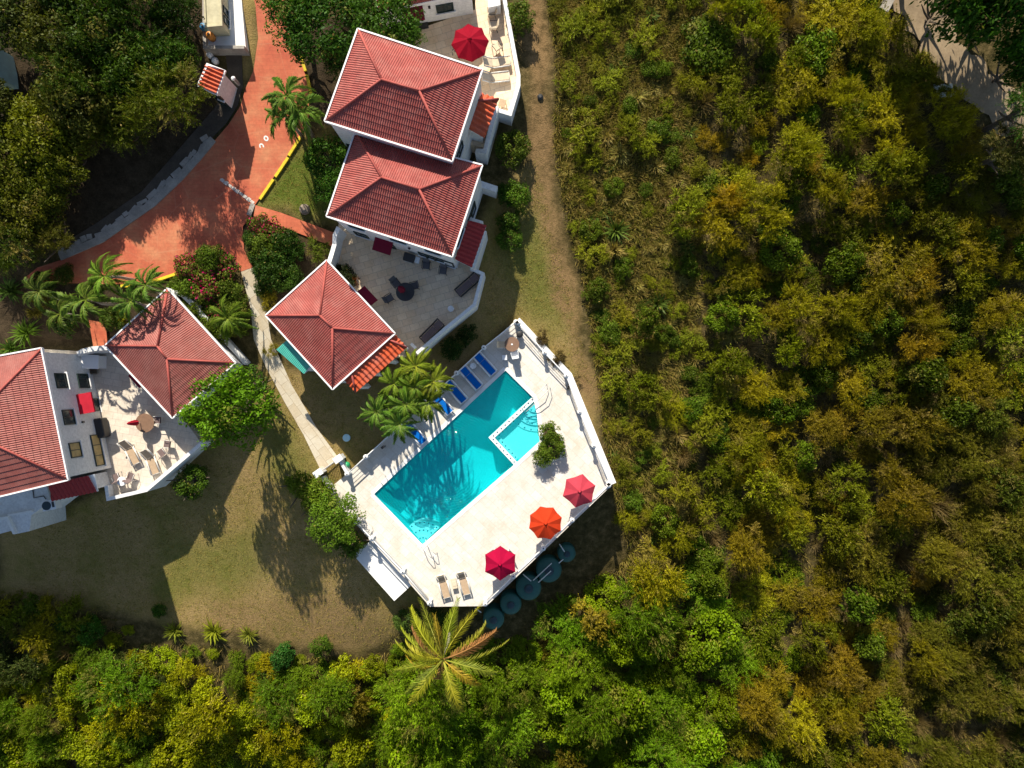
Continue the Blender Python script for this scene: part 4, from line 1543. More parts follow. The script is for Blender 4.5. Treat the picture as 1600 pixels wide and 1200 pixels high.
for pts, l in (([(874, 850), (882, 862)], "short white pipe leading down to the small green tank"), ([(862, 880), (833, 907)], "long white pipe across the large green tanks, upper one"),
               ([(861, 892), (841, 910)], "long white pipe across the large green tanks, lower one"), ([(817, 897), (830, 908)], "white pipe dropping from the deck edge to the middle tank"),
               ([(742, 950), (752, 957)], "stubby white pipe by the coconut palm crown under the deck point"), ([(873, 880), (880, 874)], "tiny white pipe joining the two rightmost tanks")):
    tag(MB().tube([P(px, py, TZ + .2) for px, py in pts], .045, 7).obj("water_pipe", "pvc", None, True), l, "pipe", "white pipes over the water tanks")

# ------------------------------------------------------------------ foliage meshes
def leaves(C, Nrm, size, asp, tint, r, spread=.6, blade=False):
    """one quad per leaf at centres C with rough normals Nrm"""
    n = len(C)
    nr = Nrm + r.normal(0, spread, (n, 3))
    nr /= np.linalg.norm(nr, axis=1, keepdims=True) + 1e-9
    d = r.normal(0, 1, (n, 3))
    if blade:
        d = Nrm * 1.0 + r.normal(0, .55, (n, 3))
    d -= nr * (d * nr).sum(1, keepdims=True) * (0 if blade else 1)
    d /= np.linalg.norm(d, axis=1, keepdims=True) + 1e-9
    s = np.cross(nr, d)
    s /= np.linalg.norm(s, axis=1, keepdims=True) + 1e-9
    L = size * r.uniform(.6, 1.35, (n, 1)); W_ = L * asp
    V = np.stack([C - d * L * .5, C + s * W_ * .5 - d * L * .05, C + d * L * .5, C - s * W_ * .5 - d * L * .05], 1).reshape(-1, 3)
    F = np.arange(4 * n).reshape(n, 4)
    T = np.repeat(tint, 4, 0)
    return V, F, T


def crown(name, seed, R, Hc, lobes, per, size, asp, dry=.05, flower=0, blade=False, spread=.6, lobe_r=(.28, .5), z0=.15, shell=.35):
    r = np.random.default_rng(seed)
    C = []; Nn = []; T = []
    for k in range(lobes):
        a = r.uniform(0, 6.283); q = math.sqrt(r.uniform(0, 1)) * .78
        lr = R * r.uniform(*lobe_r)
        zc = Hc * (z0 + (1 - z0) * math.sqrt(max(0, 1 - q * q)) * r.uniform(.55, 1.0)) - lr * .55
        c = np.array([R * q * math.cos(a), R * q * math.sin(a), max(zc, lr * .35)])
        n = int(per * (lr / (R * .4)) ** 2)
        d = r.normal(0, 1, (n, 3)); d[:, 2] = np.abs(d[:, 2]) * 1.0 - .35
        d /= np.linalg.norm(d, axis=1, keepdims=True)
        rad = lr * (1 - shell * r.random(n) ** 1.6) * (1 + .16 * np.sin(d[:, 0] * 7 + k) * np.sin(d[:, 1] * 6 + 2 * k))
        p = c + d * rad[:, None] * np.array([1, 1, .8])
        C.append(p); Nn.append(d + np.array([0, 0, .35]))
        lt = r.uniform(.75, 1.25)
        br = lt * r.uniform(.65, 1.35, n)
        dr = np.where(r.random(n) < dry, r.uniform(.4, 1, n), 0) + (r.random() < dry * 1.5) * .35
        fl = (r.random(n) < flower) * 1.0
        T.append(np.stack([br, np.clip(dr, 0, 1), fl], 1))
    C = np.concatenate(C); Nn = np.concatenate(Nn); T = np.concatenate(T)
    C[:, 2] = np.maximum(C[:, 2], .03)
    V, F, T4 = leaves(C, Nn, size, asp, T, r, spread, blade)
    me = qmesh(name, V, F, T4)
    me.materials.append(MAT["leaf"])
    return me


def spray_crown(name, seed, R, Hc, hubs, sprays, per, size, asp, slen=.42, dry=.06, up=.55, lean=.5):
    """branch sprays bristling from a ragged dome; leaflets sit along every spray"""
    r = np.random.default_rng(seed)
    f1, f2 = r.uniform(0, 6.283, 2)
    C = []; D = []; T = []; NN = []
    for k in range(hubs):
        a = r.uniform(0, 6.283); q = math.sqrt(r.uniform(0, 1)) * .72
        Ra = R * (1 + .22 * math.sin(2 * a + f1) + .14 * math.sin(5 * a + f2))
        hz = Hc * (.28 + .5 * math.sqrt(max(0, 1 - q * q)) * r.uniform(.6, 1.05))
        hub = np.array([Ra * q * math.cos(a), Ra * q * math.sin(a), hz])
        ht = r.uniform(.72, 1.28)
        hd = (r.random() < dry * 1.6) * r.uniform(.3, .6)
        out = np.array([math.cos(a) * q, math.sin(a) * q, up])
        for j in range(sprays):
            d = out * lean * 2 + r.normal(0, .6, 3); d[2] = abs(d[2]) * .8 + .05
            d /= np.linalg.norm(d)
            l = R * slen * r.uniform(.55, 1.35)
            p0 = hub + r.normal(0, .07 * R, 3)
            n = per
            t = (np.arange(n) + r.random(n)) / n
            side = np.cross(d, r.normal(0, 1, 3)); side /= np.linalg.norm(side) + 1e-9
            sg = np.where(np.arange(n) % 2 == 0, 1, -1)[:, None]
            off = side * sg * size * .45 * (1 - .5 * t[:, None])
            p = p0 + d * (t * l)[:, None] + off - np.array([0, 0, 1.0]) * (t ** 2 * l * .22)[:, None] + r.normal(0, size * .2, (n, 3))
            C.append(p); D.append(d * .8 + side * sg * .9)
            o1 = p - hub; o2 = p - np.array([0, 0, Hc * .1])
            NN.append(.55 * o1 / (np.linalg.norm(o1, axis=1, keepdims=True) + .05) + .75 * o2 / (np.linalg.norm(o2, axis=1, keepdims=True) + .05))
            br = ht * r.uniform(.7, 1.3) * (.8 + .35 * t) * r.uniform(.8, 1.2, n)
            dr = np.clip(hd + (r.random(n) < dry) * r.uniform(.3, .9, n), 0, 1)
            T.append(np.stack([br, dr, 0 * br], 1))
    C = np.concatenate(C); D = np.concatenate(D); T = np.concatenate(T); NN = np.concatenate(NN)
    C[:, 2] = np.maximum(C[:, 2], .03)
    n = len(C)
    d = D / (np.linalg.norm(D, axis=1, keepdims=True) + 1e-9)
    nr = NN + np.array([0, 0, .35]) + r.normal(0, .42, (n, 3))
    sv = np.cross(nr, d); sv /= np.linalg.norm(sv, axis=1, keepdims=True) + 1e-9
    L = size * r.uniform(.6, 1.35, (n, 1)); W_ = L * asp
    V = np.stack([C - d * L * .5, C + sv * W_ * .5, C + d * L * .5, C - sv * W_ * .5], 1).reshape(-1, 3)
    me = qmesh(name, V, np.arange(4 * n).reshape(n, 4), np.repeat(T, 4, 0))
    me.materials.append(MAT["leaf"])
    return me


def rosette(name, seed, n, L, w, up=.55, dry=.05):
    r = np.random.default_rng(seed)
    V = []; F = []; T = []
    for k in range(n):
        a = r.uniform(0, 6.283); e = r.uniform(.1, 1.35) * up + .15
        l = L * r.uniform(.6, 1.1)
        d = np.array([math.cos(a) * math.cos(e), math.sin(a) * math.cos(e), math.sin(e)])
        s = np.array([-math.sin(a), math.cos(a), 0])
        b = np.array([r.normal(0, .07), r.normal(0, .07), .1])
        droop = np.array([0, 0, -.28 * l])
        p = [b, b + d * l * .55 + droop * .15, b + d * l + droop]
        ws = [w * .6, w, w * .08]
        i = len(V)
        for q, ww in zip(p, ws):
            V += [q - s * ww / 2, q + s * ww / 2]
        F += [(i, i + 1, i + 3, i + 2), (i + 2, i + 3, i + 5, i + 4)]
        t = [r.uniform(.6, 1.4), float(r.random() < dry) * .8, 0]
        T += [t] * 6
    me = qmesh(name, np.array(V), np.array(F), np.array(T))
    me.materials.append(MAT["leaf"])
    return me


def twigs(name, seed, R, Hc, n=260):
    r = np.random.default_rng(seed)
    V = []; F = []; T = []
    for k in range(n):
        a = r.uniform(0, 6.283)
        e = r.uniform(.2, 1.3)
        s = r.uniform(0, .5)
        d = np.array([math.cos(a) * math.cos(e) * R, math.sin(a) * math.cos(e) * R, math.sin(e) * Hc])
        p0 = d * s; p1 = d * (s + r.uniform(.3, .55)) + r.normal(0, .15, 3)
        for w_ in ((.03, 0, 0), (0, .03, 0)):
            w_ = np.array(w_); i = len(V)
            V += [p0 - w_ / 2, p0 + w_ / 2, p1 + w_ / 5, p1 - w_ / 5]
            F.append((i, i + 1, i + 2, i + 3))
            T += [[1, .55, 0]] * 4
    V = np.array(V); V[:, 2] = np.maximum(V[:, 2], .02)
    me = qmesh(name, V, np.array(F), np.array(T))
    me.materials.append(MAT["leaf"])
    return me


PROTO = {
    "scrub": [spray_crown("scrub_crown", 10 + i, 1.5, 1.6, 19, 19, 20, .10, .42, .38, .04) for i in range(5)],
    "broad": [crown("shrub_crown", 20 + i, 1.4, 1.7, 36, 230, .155, .5, .02, spread=.7, lobe_r=(.16, .34), shell=.6) for i in range(4)],
    "feather": [spray_crown("feather_crown", 30 + i, 2.4, 2.6, 27, 20, 26, .165, .21, .38, .045) for i in range(5)],
    "dense": [crown("tree_crown", 40 + i, 3.0, 3.2, 80, 330, .22, .5, .015, spread=.6, lobe_r=(.13, .26), shell=.55) for i in range(3)],
    "flower": [crown("flower_crown", 50 + i, 1.3, 1.3, 26, 180, .17, .55, .04, flower=.2, spread=.7, lobe_r=(.18, .36)) for i in range(2)],
    "grassy": [rosette("grass_clump", 60 + i, 170, 1.15, .05, .9, .35) for i in range(3)],
    "rosette": [rosette("leaf_rosette", 70 + i, 90, 1.25, .10, .8, .04) for i in range(2)],
    "twig": [twigs("twig_crown", 80 + i, 1.6, 1.4) for i in range(2)],
}
NAMES = {"scrub": "scrub_bush", "broad": "leafy_shrub", "feather": "acacia_bush", "dense": "shade_tree", "flower": "bougainvillea_bush", "grassy": "grass_clump", "rosette": "spiky_plant", "twig": "bare_bush"}
CATS = {"scrub": "bush", "broad": "shrub", "feather": "bush", "dense": "tree", "flower": "flowering bush", "grassy": "grass clump", "rosette": "plant", "twig": "bush"}
BASER = {"scrub": 1.5, "broad": 1.4, "feather": 2.4, "dense": 3.0, "flower": 1.3, "grassy": 1.0, "rosette": 1.1, "twig": 1.6}
_cnt = {k: 0 for k in PROTO}


def jitter(c, a=.18):
    f = rng.uniform(1 - a, 1 + a)
    return (c[0] * f * rng.uniform(.92, 1.08), c[1] * f * rng.uniform(.94, 1.06), c[2] * f, 1)


def plant(kind, loc, R, col, label, group=None, hs=1.0, sink=.05, jit=.15):
    me = PROTO[kind][_cnt[kind] % len(PROTO[kind])]
    _cnt[kind] += 1
    o = bpy.data.objects.new(NAMES[kind], me)
    COL.objects.link(o)
    s = R / BASER[kind]
    o.location = Vector(loc) - Vector((0, 0, sink))
    o.scale = (s * rng.uniform(.9, 1.1), s * rng.uniform(.9, 1.1), s * hs)
    o.rotation_euler = (0, 0, rng.uniform(0, 6.28))
    o.color = jitter(col, jit)
    return tag(o, label, CATS[kind], group)


TRUNKS = {}


def trunk_mesh(h, seed):
    key = (round(h, 1), seed)
    if key in TRUNKS:
        return TRUNKS[key]
    r = random.Random(seed)
    mb = MB()
    mb.tube([(0, 0, -.3), (r.uniform(-.1, .1), r.uniform(-.1, .1), h * .5), (r.uniform(-.2, .2), r.uniform(-.2, .2), h)], [.24, .18, .14], 8)
    for k in range(6):
        a = k * 1.05 + r.uniform(-.3, .3)
        L = r.uniform(1.1, 1.9)
        z = h * r.uniform(.6, 1.0)
        mb.tube([(0, 0, z), (L * .5 * math.cos(a), L * .5 * math.sin(a), z + .6), (L * math.cos(a), L * math.sin(a), z + 1.4)], [.1, .07, .03], 6)
    me = bpy.data.meshes.new("trunk")
    me.from_pydata([tuple(v) for v in mb.v], [], mb.f)
    me.materials.append(MAT["bark"])
    TRUNKS[key] = me
    return me


def tree(px, py, ztop, R, col, label, cat="tree", kind="dense", group=None, name=None, hs=1.0, jit=.12):
    """crown centre seen at pixel (px,py) with its top at ztop"""
    ch = {"dense": 3.2, "feather": 2.6, "broad": 1.7, "scrub": 1.5}[kind] * R / BASER[kind] * hs
    c = P(px, py, ztop - ch * .35)
    g = gz(c.x, c.y)
    h = max(.5, ztop - ch - g)
    t = thing(name or NAMES[kind], label, cat, (c.x, c.y, g), group)
    tr = bpy.data.objects.new("trunk", trunk_mesh(h, rng.randint(0, 3)))
    COL.objects.link(tr); tr.parent = t
    me = PROTO[kind][_cnt[kind] % len(PROTO[kind])]; _cnt[kind] += 1
    o = bpy.data.objects.new("crown", me)
    COL.objects.link(o); o.parent = t
    s = R / BASER[kind]
    o.location = (0, 0, h)
    o.scale = (s * rng.uniform(.93, 1.07), s * rng.uniform(.93, 1.07), s * hs)
    o.rotation_euler = (0, 0, rng.uniform(0, 6.28))
    o.color = jitter(col, jit)
    return t


# ------------------------------------------------------------------ palms
def frond_mesh(name, seed, L, lw, nleaf, arch, droop, width):
    r = np.random.default_rng(seed)
    V = []; F = []; T = []

    def pos(s):
        return np.array([L * (s - .12 * s * s), 0, arch * L * math.sin(s * 1.9) - droop * L * s * s])
    ns = 10
    for i in range(ns + 1):
        p = pos(i / ns)
        w = .05 * (1 - .8 * i / ns)
        V += [p + np.array([0, -w, .02]), p + np.array([0, w, .02])]
        T += [[1.5, .25, 0]] * 2
    F += [(2 * i, 2 * i + 1, 2 * i + 3, 2 * i + 2) for i in range(ns)]
    for i in range(nleaf):
        s = .14 + .86 * i / (nleaf - 1)
        p = pos(s)
        tg = pos(min(s + .02, 1.02)) - pos(s); tg /= np.linalg.norm(tg)
        ll = lw * (math.sin(min(1, s * 1.15) * math.pi * .93) * .75 + .3)
        for sd in (-1, 1):
            an = r.normal(.85 - .35 * s, .12)
            d = tg * math.cos(an) + np.array([0, sd * math.sin(an), 0]) + np.array([0, 0, r.normal(.12, .18)])
            d /= np.linalg.norm(d)
            sv = np.cross(d, np.array([0, 0, 1.0])); sv /= np.linalg.norm(sv) + 1e-9
            sv = sv * math.cos(.5) + np.array([0, 0, math.sin(.5)]) * sd
            m = p + d * ll * .5 + np.array([0, 0, -.03 * ll])
            e = p + d * ll + np.array([0, 0, -.32 * ll])
            k = len(V)
            V += [p - sv * width * .3, p + sv * width * .3, m - sv * width * .5, m + sv * width * .5, e - sv * .006, e + sv * .006]
            F += [(k, k + 1, k + 3, k + 2), (k + 2, k + 3, k + 5, k + 4)]
            t = r.uniform(.65, 1.35)
            T += [[t, .0, 0]] * 4 + [[t, .25 * (r.random() < .5), 0]] * 2
    me = qmesh(name, np.array(V), np.array(F), np.array(T))
    me.materials.append(MAT["leaf"])
    return me


FR_SMALL = [frond_mesh("frond", 1 + i, 2.3, (.46, .40, .44)[i], 40, (.5, .35, .55)[i], (.85, 1.05, .6)[i], .07) for i in range(3)]
FR_COCO = [frond_mesh("frond", 11 + i, 4.9, (.75, .7, .65)[i], 52, (.30, .12, .34)[i], (.55, .95, .3)[i], .05) for i in range(3)]


def palm(px, py, zc, sc, nf, col, label, fr=None, group=None, bend=.3, ring=0, seed=0, cols=None, name="palm_tree"):
    fr = fr or FR_SMALL
    c = P(px, py, zc)
    r = random.Random(seed * 13 + 5)
    bx, by = c.x + r.uniform(-bend, bend), c.y + r.uniform(-bend, bend)
    g = gz(bx, by)
    t = thing(name, label, "palm tree", (bx, by, g), group)
    base = Vector((bx, by, g))
    mid = base.lerp(c, .5) + Vector((r.uniform(-.15, .15), r.uniform(-.15, .15), 0))
    MB().tube([base - Vector((0, 0, .3)), mid, c - Vector((0, 0, .15))], [.16 * sc ** .5, .11, .10], 10).obj("trunk", "bark_pale", t, True)
    for k in range(nf):
        o = bpy.data.objects.new("frond", fr[(k + seed) % len(fr)])
        COL.objects.link(o); o.parent = t
        o.location = c - base
        a = 2.399 * k + r.uniform(-.2, .2) + seed
        lvl = k / nf
        o.rotation_euler = (r.uniform(-.35, .35), -(.55 * (1 - lvl) - .25) + .0, a)
        s = sc * r.uniform(.85, 1.1)
        o.scale = (s, s, s)
        o.color = jitter(cols[k % len(cols)] if cols else col, .15)
    return t


PG = (.085, .17, .018)
PY = (.26, .24, .02)
for i, (x, y, z, s, l) in enumerate(((447, 150, 8.2, .85, "green feather palm leaning over the red drive, uppermost of the drive clump"), (466, 171, 7.8, .9, "green feather palm at the lawn edge of the drive clump"), (446, 182, 7.2, .8, "lower green feather palm of the drive clump with tip near the painted ring"))):
    palm(x, y, z, s, 13, PG, l, group="palms beside the red drive", seed=i + 1)
PL = ["feather palm crown over the lawn, leftmost of the pool palm clump", "feather palm lowest in the pool palm clump, frond tips over the railing", "feather palm in the centre of the pool palm clump",
      "feather palm nearest the orange porch roof", "yellow green feather palm at the top of the pool palm clump", "yellowish feather palm nearest the half sunlit blue lounger", "feather palm behind the sunlit lounger foot", "feather palm between porch roof and pool clump centre"]
for i, ((x, y, z, s, c), l) in enumerate(zip(((588, 643, 4.2, .66, PG), (624, 662, 4.8, .72, PG), (634, 632, 5.2, .72, (.09, .165, .014)), (616, 600, 4.6, .66, (.11, .18, .012)), (650, 572, 4.9, .72, (.16, .21, .012)), (677, 596, 4.7, .68, (.15, .19, .012)), (668, 628, 4.4, .68, (.12, .18, .012)), (648, 604, 5.0, .68, (.1, .17, .012))), PL)):
    palm(x, y, z, s, 14, c, l, group="palms between pavilion and pool", seed=i + 20)
LL = ["bright feather palm at the lower edge of the red drive, left of its neighbours", "feather palm beside the left pavilion roof ridge tip", "feather palm left of the left pavilion above the red walkway", "feather palm hanging over the left pavilion's roof edge",
      "feather palm rising from the bougainvillea bed near the garden path", "dusky feather palm in the shady clump near the left edge", "feather palm in the shade above the left villa roof"]
for i, ((x, y, z, s, c), l) in enumerate(zip(((163, 432, 5.6, .85, (.11, .2, .015)), (228, 446, 5.4, .7, PG), (135, 468, 5.2, .95, (.09, .16, .015)), (205, 470, 5.2, .75, PG), (357, 497, 3.6, .8, (.10, .17, .012)), (62, 455, 4.6, .8, (.07, .12, .015)), (95, 490, 4.2, .75, (.07, .12, .012))), LL)):
    palm(x, y, z, s, 13, c, l, group="palms around the left pavilion", seed=i + 40)
palm(692, 1030, 3.2, .92, 22, PY, "tall yellowish coconut palm below the pool deck's pointed end", FR_COCO, bend=.5, seed=3, name="coconut_palm",
     cols=[(.28, .27, .015), (.20, .23, .015), (.33, .23, .02), (.18, .21, .02), (.26, .27, .015), (.30, .15, .05), (.22, .24, .015)])

# ------------------------------------------------------------------ named trees and shrubs
GRN = (.045, .10, .010); BRT = (.10, .17, .010); OLV = (.11, .11, .016); YEL = (.20, .17, .010); DRK = (.03, .06, .010)
tree(352, 640, 8.8, 3.4, (.095, .18, .006), "large round bright green tree beside the sunlit terrace and left pavilion", hs=1.75)
tree(392, 600, 3.6, 1.5, GRN, "small green tree between the garden path and the big round tree", kind="broad", name="small_tree")
tree(296, 752, .8, 1.5, (.06, .12, .008), "green tree in shade below the terrace parapet and big round tree", kind="broad", name="small_tree")
tree(520, 815, 2.6, 2.5, (.10, .17, .010), "bushy bright green tree hugging the pool deck left of the lower platform", kind="dense", hs=.8)
tree(497, 775, 1.6, 1.6, (.10, .16, .010), "smaller bright green tree below the pool gate", kind="broad", name="small_tree")
tree(474, 758, .9, 1.3, (.11, .17, .01), "low bright green shrub tree at the lawn end of the hedge below the pool gate", kind="broad", name="small_tree")
tree(545, 850, 1.0, 1.4, (.085, .15, .012), "green shrub tree at the corner of the lower platform", kind="broad", name="small_tree")
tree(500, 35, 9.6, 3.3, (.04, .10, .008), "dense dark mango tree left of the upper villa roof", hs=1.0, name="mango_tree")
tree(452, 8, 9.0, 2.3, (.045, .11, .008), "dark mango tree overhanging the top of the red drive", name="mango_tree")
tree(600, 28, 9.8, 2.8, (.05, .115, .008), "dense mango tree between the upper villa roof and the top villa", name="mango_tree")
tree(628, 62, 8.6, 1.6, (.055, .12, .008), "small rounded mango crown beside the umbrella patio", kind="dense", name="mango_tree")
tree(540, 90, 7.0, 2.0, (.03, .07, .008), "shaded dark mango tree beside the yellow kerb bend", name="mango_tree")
tree(514, 250, 5.2, 1.9, (.05, .12, .01), "green tree in the gap between drive lawn and the two villas", kind="broad", name="small_tree")
tree(520, 292, 6.6, 1.7, (.045, .11, .01), "green shrub tree against the middle villa's side wall", kind="dense", name="small_tree", hs=1.5)
UL = [(70, 45, 9.5, 2.7, (.06, .075, .02)), (150, 40, 9.8, 3.0, (.035, .075, .012)), (235, 60, 8.6, 2.7, (.03, .07, .01)), (110, 140, 8.8, 2.9, (.075, .085, .02)), (190, 150, 8.6, 2.6, (.08, .10, .015)),
      (255, 150, 8.2, 2.4, (.09, .12, .012)), (60, 205, 8.0, 2.7, (.11, .125, .010)), (130, 215, 7.4, 2.4, (.09, .10, .02)), (210, 205, 7.2, 2.0, (.085, .11, .015)), (20, 260, 7.0, 2.7, (.085, .10, .015)),
      (40, 330, 6.5, 2.4, (.085, .105, .012)), (10, 385, 5.8, 2.2, (.05, .08, .01)), (272, 15, 8.6, 1.8, (.025, .055, .01)), (-30, 160, 8.0, 2.0, (.05, .07, .02)), (80, 370, 5.4, 1.4, (.07, .08, .015)), (200, 100, 9.0, 2.2, (.04, .08, .01))]
UL += [(15, 20, 9.0, 2.6, (.045, .07, .02)), (110, 90, 9.2, 2.4, (.04, .08, .01)), (240, 100, 8.6, 2.2, (.03, .065, .01)), (270, 80, 8.0, 1.7, (.03, .06, .01)), (160, 185, 7.6, 2.2, (.10, .12, .01)), (90, 255, 6.8, 2.0, (.09, .115, .01)), (-30, 300, 6.5, 2.6, (.07, .1, .01)), (-40, 220, 7.5, 2.6, (.07, .1, .01)), (60, 300, 6.4, 1.8, (.075, .1, .012)), (100, -40, 9.5, 3.0, (.035, .07, .01)), (200, -40, 9.5, 3.0, (.03, .07, .01))]
UD = ["grey green tree in the upper left wood, near the left corner", "dark tree in the upper left wood at the top edge", "dark tree in the upper left wood near the utility yard", "dry greyish tree in the middle of the upper left wood", "olive tree in the middle of the upper left wood, right of the dry one",
      "bright tipped tree at the right end of the upper left wood, nearest the gatehouse", "yellow green tree of the upper left wood below and right of the pale blue patch", "olive brown tree at the lower rim of the upper left wood", "small olive tree at the lower right rim of the upper left wood", "green tree on the left edge, upper one of three beside the dark leaf litter",
      "green tree on the left edge, middle one of three beside the dark leaf litter", "dark tree on the left edge just above the end of the red drive", "dark tree right against the utility yard wall", "greyish tree on the left edge below the pale blue patch", "small bush tree at the end of the concrete kerb", "dark green tree in the upper wood between yard and middle trees",
      "grey green tree right in the upper left corner of the picture", "dark tree between the dry greyish tree and the top edge of the wood", "dark tree of the upper wood left of the gatehouse, below the yard tree", "shaded dark tree next to the utility yard wall, lower one", "yellowish tree in the lower middle of the upper left wood", "olive tree at the left of the dark leaf litter",
      "tree cut by the left edge above the end of the red drive", "tree cut by the left edge below the pale blue shed", "small olive tree at the left rim of the dark leaf litter", "dark tree cut by the top edge, left one of the wood", "dark tree cut by the top edge, right one of the wood"]
for i, ((x, y, z, R, c), l) in enumerate(zip(UL, UD)):
    c = (c[0] * 1.05, c[1] * 1.0, c[2] * .5)
    z += .9 if (x, y) == (255, 150) else (-1.9 if y > 145 and x > 100 else 0)
    R = R * (.9 if y > 170 and x > 100 else 1.0)
    tree(x, y, z, R * 1.12, c, l, hs=1.2, kind="dense" if i % 3 != 2 else "feather", group="trees of the upper left wood", name="wood_tree")
p = G(12, 118)
tag(MB().box(p + Vector((-.6, 0, 1.0)), (2.6, 2.2, 2.0), .1).obj("shed", "pale_blue"), "pale blue flat roofed shed on the left edge among trees", "shed")
# leaf masses of the two beds
BEDS = [(300, 420, 1.2, "flower"), (335, 405, 1.2, "broad"), (360, 420, 1.2, "flower"), (295, 450, 1.2, "broad"), (330, 445, 1.4, "flower"), (365, 455, 1.2, "broad"), (315, 475, 1.2, "broad"), (345, 480, 1.2, "flower"), (375, 480, 1.1, "broad"), (350, 512, 1.3, "broad"), (378, 510, 1.1, "broad"), (330, 505, 1.1, "broad"),
        (408, 354, 1.0, "flower"), (398, 378, .85, "broad"), (430, 365, 1.2, "flower"), (420, 390, 1.3, "broad"), (450, 380, 1.2, "broad"), (408, 405, .9, "broad"), (430, 410, 1.3, "broad"), (462, 392, 1.1, "broad"), (425, 432, 1.3, "broad"), (448, 430, 1.4, "broad"), (500, 392, 1.0, "scrub"), (462, 440, 1.0, "broad"), (425, 470, .9, "scrub"), (412, 455, .7, "broad"), (427, 548, .6, "scrub"), (455, 495, .7, "scrub")]
for i, (x, y, R, k) in enumerate(BEDS):
    col = (.10, .145, .012) if i < 12 else ((.035, .075, .008) if i not in (12, 14, 15, 22, 24) else (.09, .13, .012))
    if i in (24, 26): col = (.24, .20, .012)
    first = i < 12
    if first:
        lab = "magenta flowering bougainvillea bush in the bed left of the garden path" if k == "flower" else "light green hedge shrub in the bed left of the garden path"
        grp = "bougainvillea bushes left of the path" if k == "flower" else "hedge shrubs left of the path"
    elif i in (24, 26, 22, 27):
        lab = {24: "yellow leaved bush between pavilion corner and garden path", 26: "small yellow bush by the teal awning", 22: "olive bush at the end of the red walkway", 27: "low bush at the pavilion's path side"}[i]; grp = None
    else:
        lab = "red flowering bush in the dark hedge right of the drive's end" if k == "flower" else "dark green hedge shrub between drive and pavilion"
        grp = "red flowering bushes by the walkway" if k == "flower" else "dark hedge shrubs by the pavilion"
    plant(k, G(x, y), R, col, lab, grp, 1.15)
# shrubs along the trail and elsewhere
SH = [("broad", 812, 38, 1.35, (.09, .14, .012), "round green shrub outside the umbrella patio parapet"), ("broad", 800, 240, 1.5, (.10, .13, .012), "olive green shrub east of the upper villa by the dirt trail"),
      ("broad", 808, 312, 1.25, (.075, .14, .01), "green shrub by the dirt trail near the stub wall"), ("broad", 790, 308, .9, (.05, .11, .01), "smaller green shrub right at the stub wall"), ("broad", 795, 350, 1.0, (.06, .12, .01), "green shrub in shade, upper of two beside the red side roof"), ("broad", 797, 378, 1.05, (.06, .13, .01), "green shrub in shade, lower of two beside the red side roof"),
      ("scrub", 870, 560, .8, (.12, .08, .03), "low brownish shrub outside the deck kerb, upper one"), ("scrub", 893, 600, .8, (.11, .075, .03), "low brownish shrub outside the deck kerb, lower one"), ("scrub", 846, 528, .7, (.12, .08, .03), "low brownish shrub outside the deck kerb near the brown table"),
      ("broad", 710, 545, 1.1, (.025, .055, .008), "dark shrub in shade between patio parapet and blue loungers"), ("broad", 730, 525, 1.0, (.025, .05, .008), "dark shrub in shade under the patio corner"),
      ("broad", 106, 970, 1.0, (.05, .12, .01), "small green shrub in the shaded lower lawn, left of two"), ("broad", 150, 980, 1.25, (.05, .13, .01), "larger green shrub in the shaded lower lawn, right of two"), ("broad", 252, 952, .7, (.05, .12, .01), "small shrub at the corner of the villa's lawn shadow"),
      ("rosette", 336, 985, 1.15, (.17, .19, .012), "spiky yellow green plant at the lawn's lower edge, left one"), ("rosette", 390, 990, 1.0, (.16, .17, .02), "spiky yellow green plant at the lawn's lower edge, right one"), ("rosette", 275, 985, 1.1, (.15, .16, .015), "spiky plant at the dry lawn corner next to villa shadow"), ("broad", 445, 1020, 1.2, (.035, .12, .015), "bluish green shrub at the lawn's lower edge"),
      ("broad", 505, 1005, 1.1, (.08, .13, .01), "green shrub at the lawn's lower edge below the long tree shadow"), ("rosette", 45, 520, 1.3, (.07, .13, .012), "spiky rosette plant above the left villa roof, right one"), ("rosette", 20, 545, 1.1, (.06, .11, .012), "spiky rosette plant above the left villa roof, left one"), ("rosette", 20, 455, 1.3, (.06, .11, .015), "spiky rosette plant on the left edge below the drive's end"),
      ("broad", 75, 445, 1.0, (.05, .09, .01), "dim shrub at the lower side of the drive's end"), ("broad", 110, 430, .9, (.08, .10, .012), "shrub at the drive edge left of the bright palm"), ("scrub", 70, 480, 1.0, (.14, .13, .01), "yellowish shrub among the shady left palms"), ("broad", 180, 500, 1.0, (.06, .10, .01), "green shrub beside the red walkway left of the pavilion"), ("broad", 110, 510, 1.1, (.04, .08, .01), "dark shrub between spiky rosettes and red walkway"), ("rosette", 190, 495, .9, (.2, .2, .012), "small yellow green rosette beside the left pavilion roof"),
      ("broad", 640, 965, 1.2, (.06, .10, .015), "shrub under the deck's lower edge beside the coconut palm, left one"), ("broad", 690, 960, 1.3, (.05, .09, .012), "shrub under the deck's lower edge beside the coconut palm, right one"), ("rosette", 460, 180, .8, (.08, .12, .012), "small spiky plant at the foot of the drive palms")]
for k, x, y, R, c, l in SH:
    plant(k, G(x, y), R, c, l, None, 1.1)
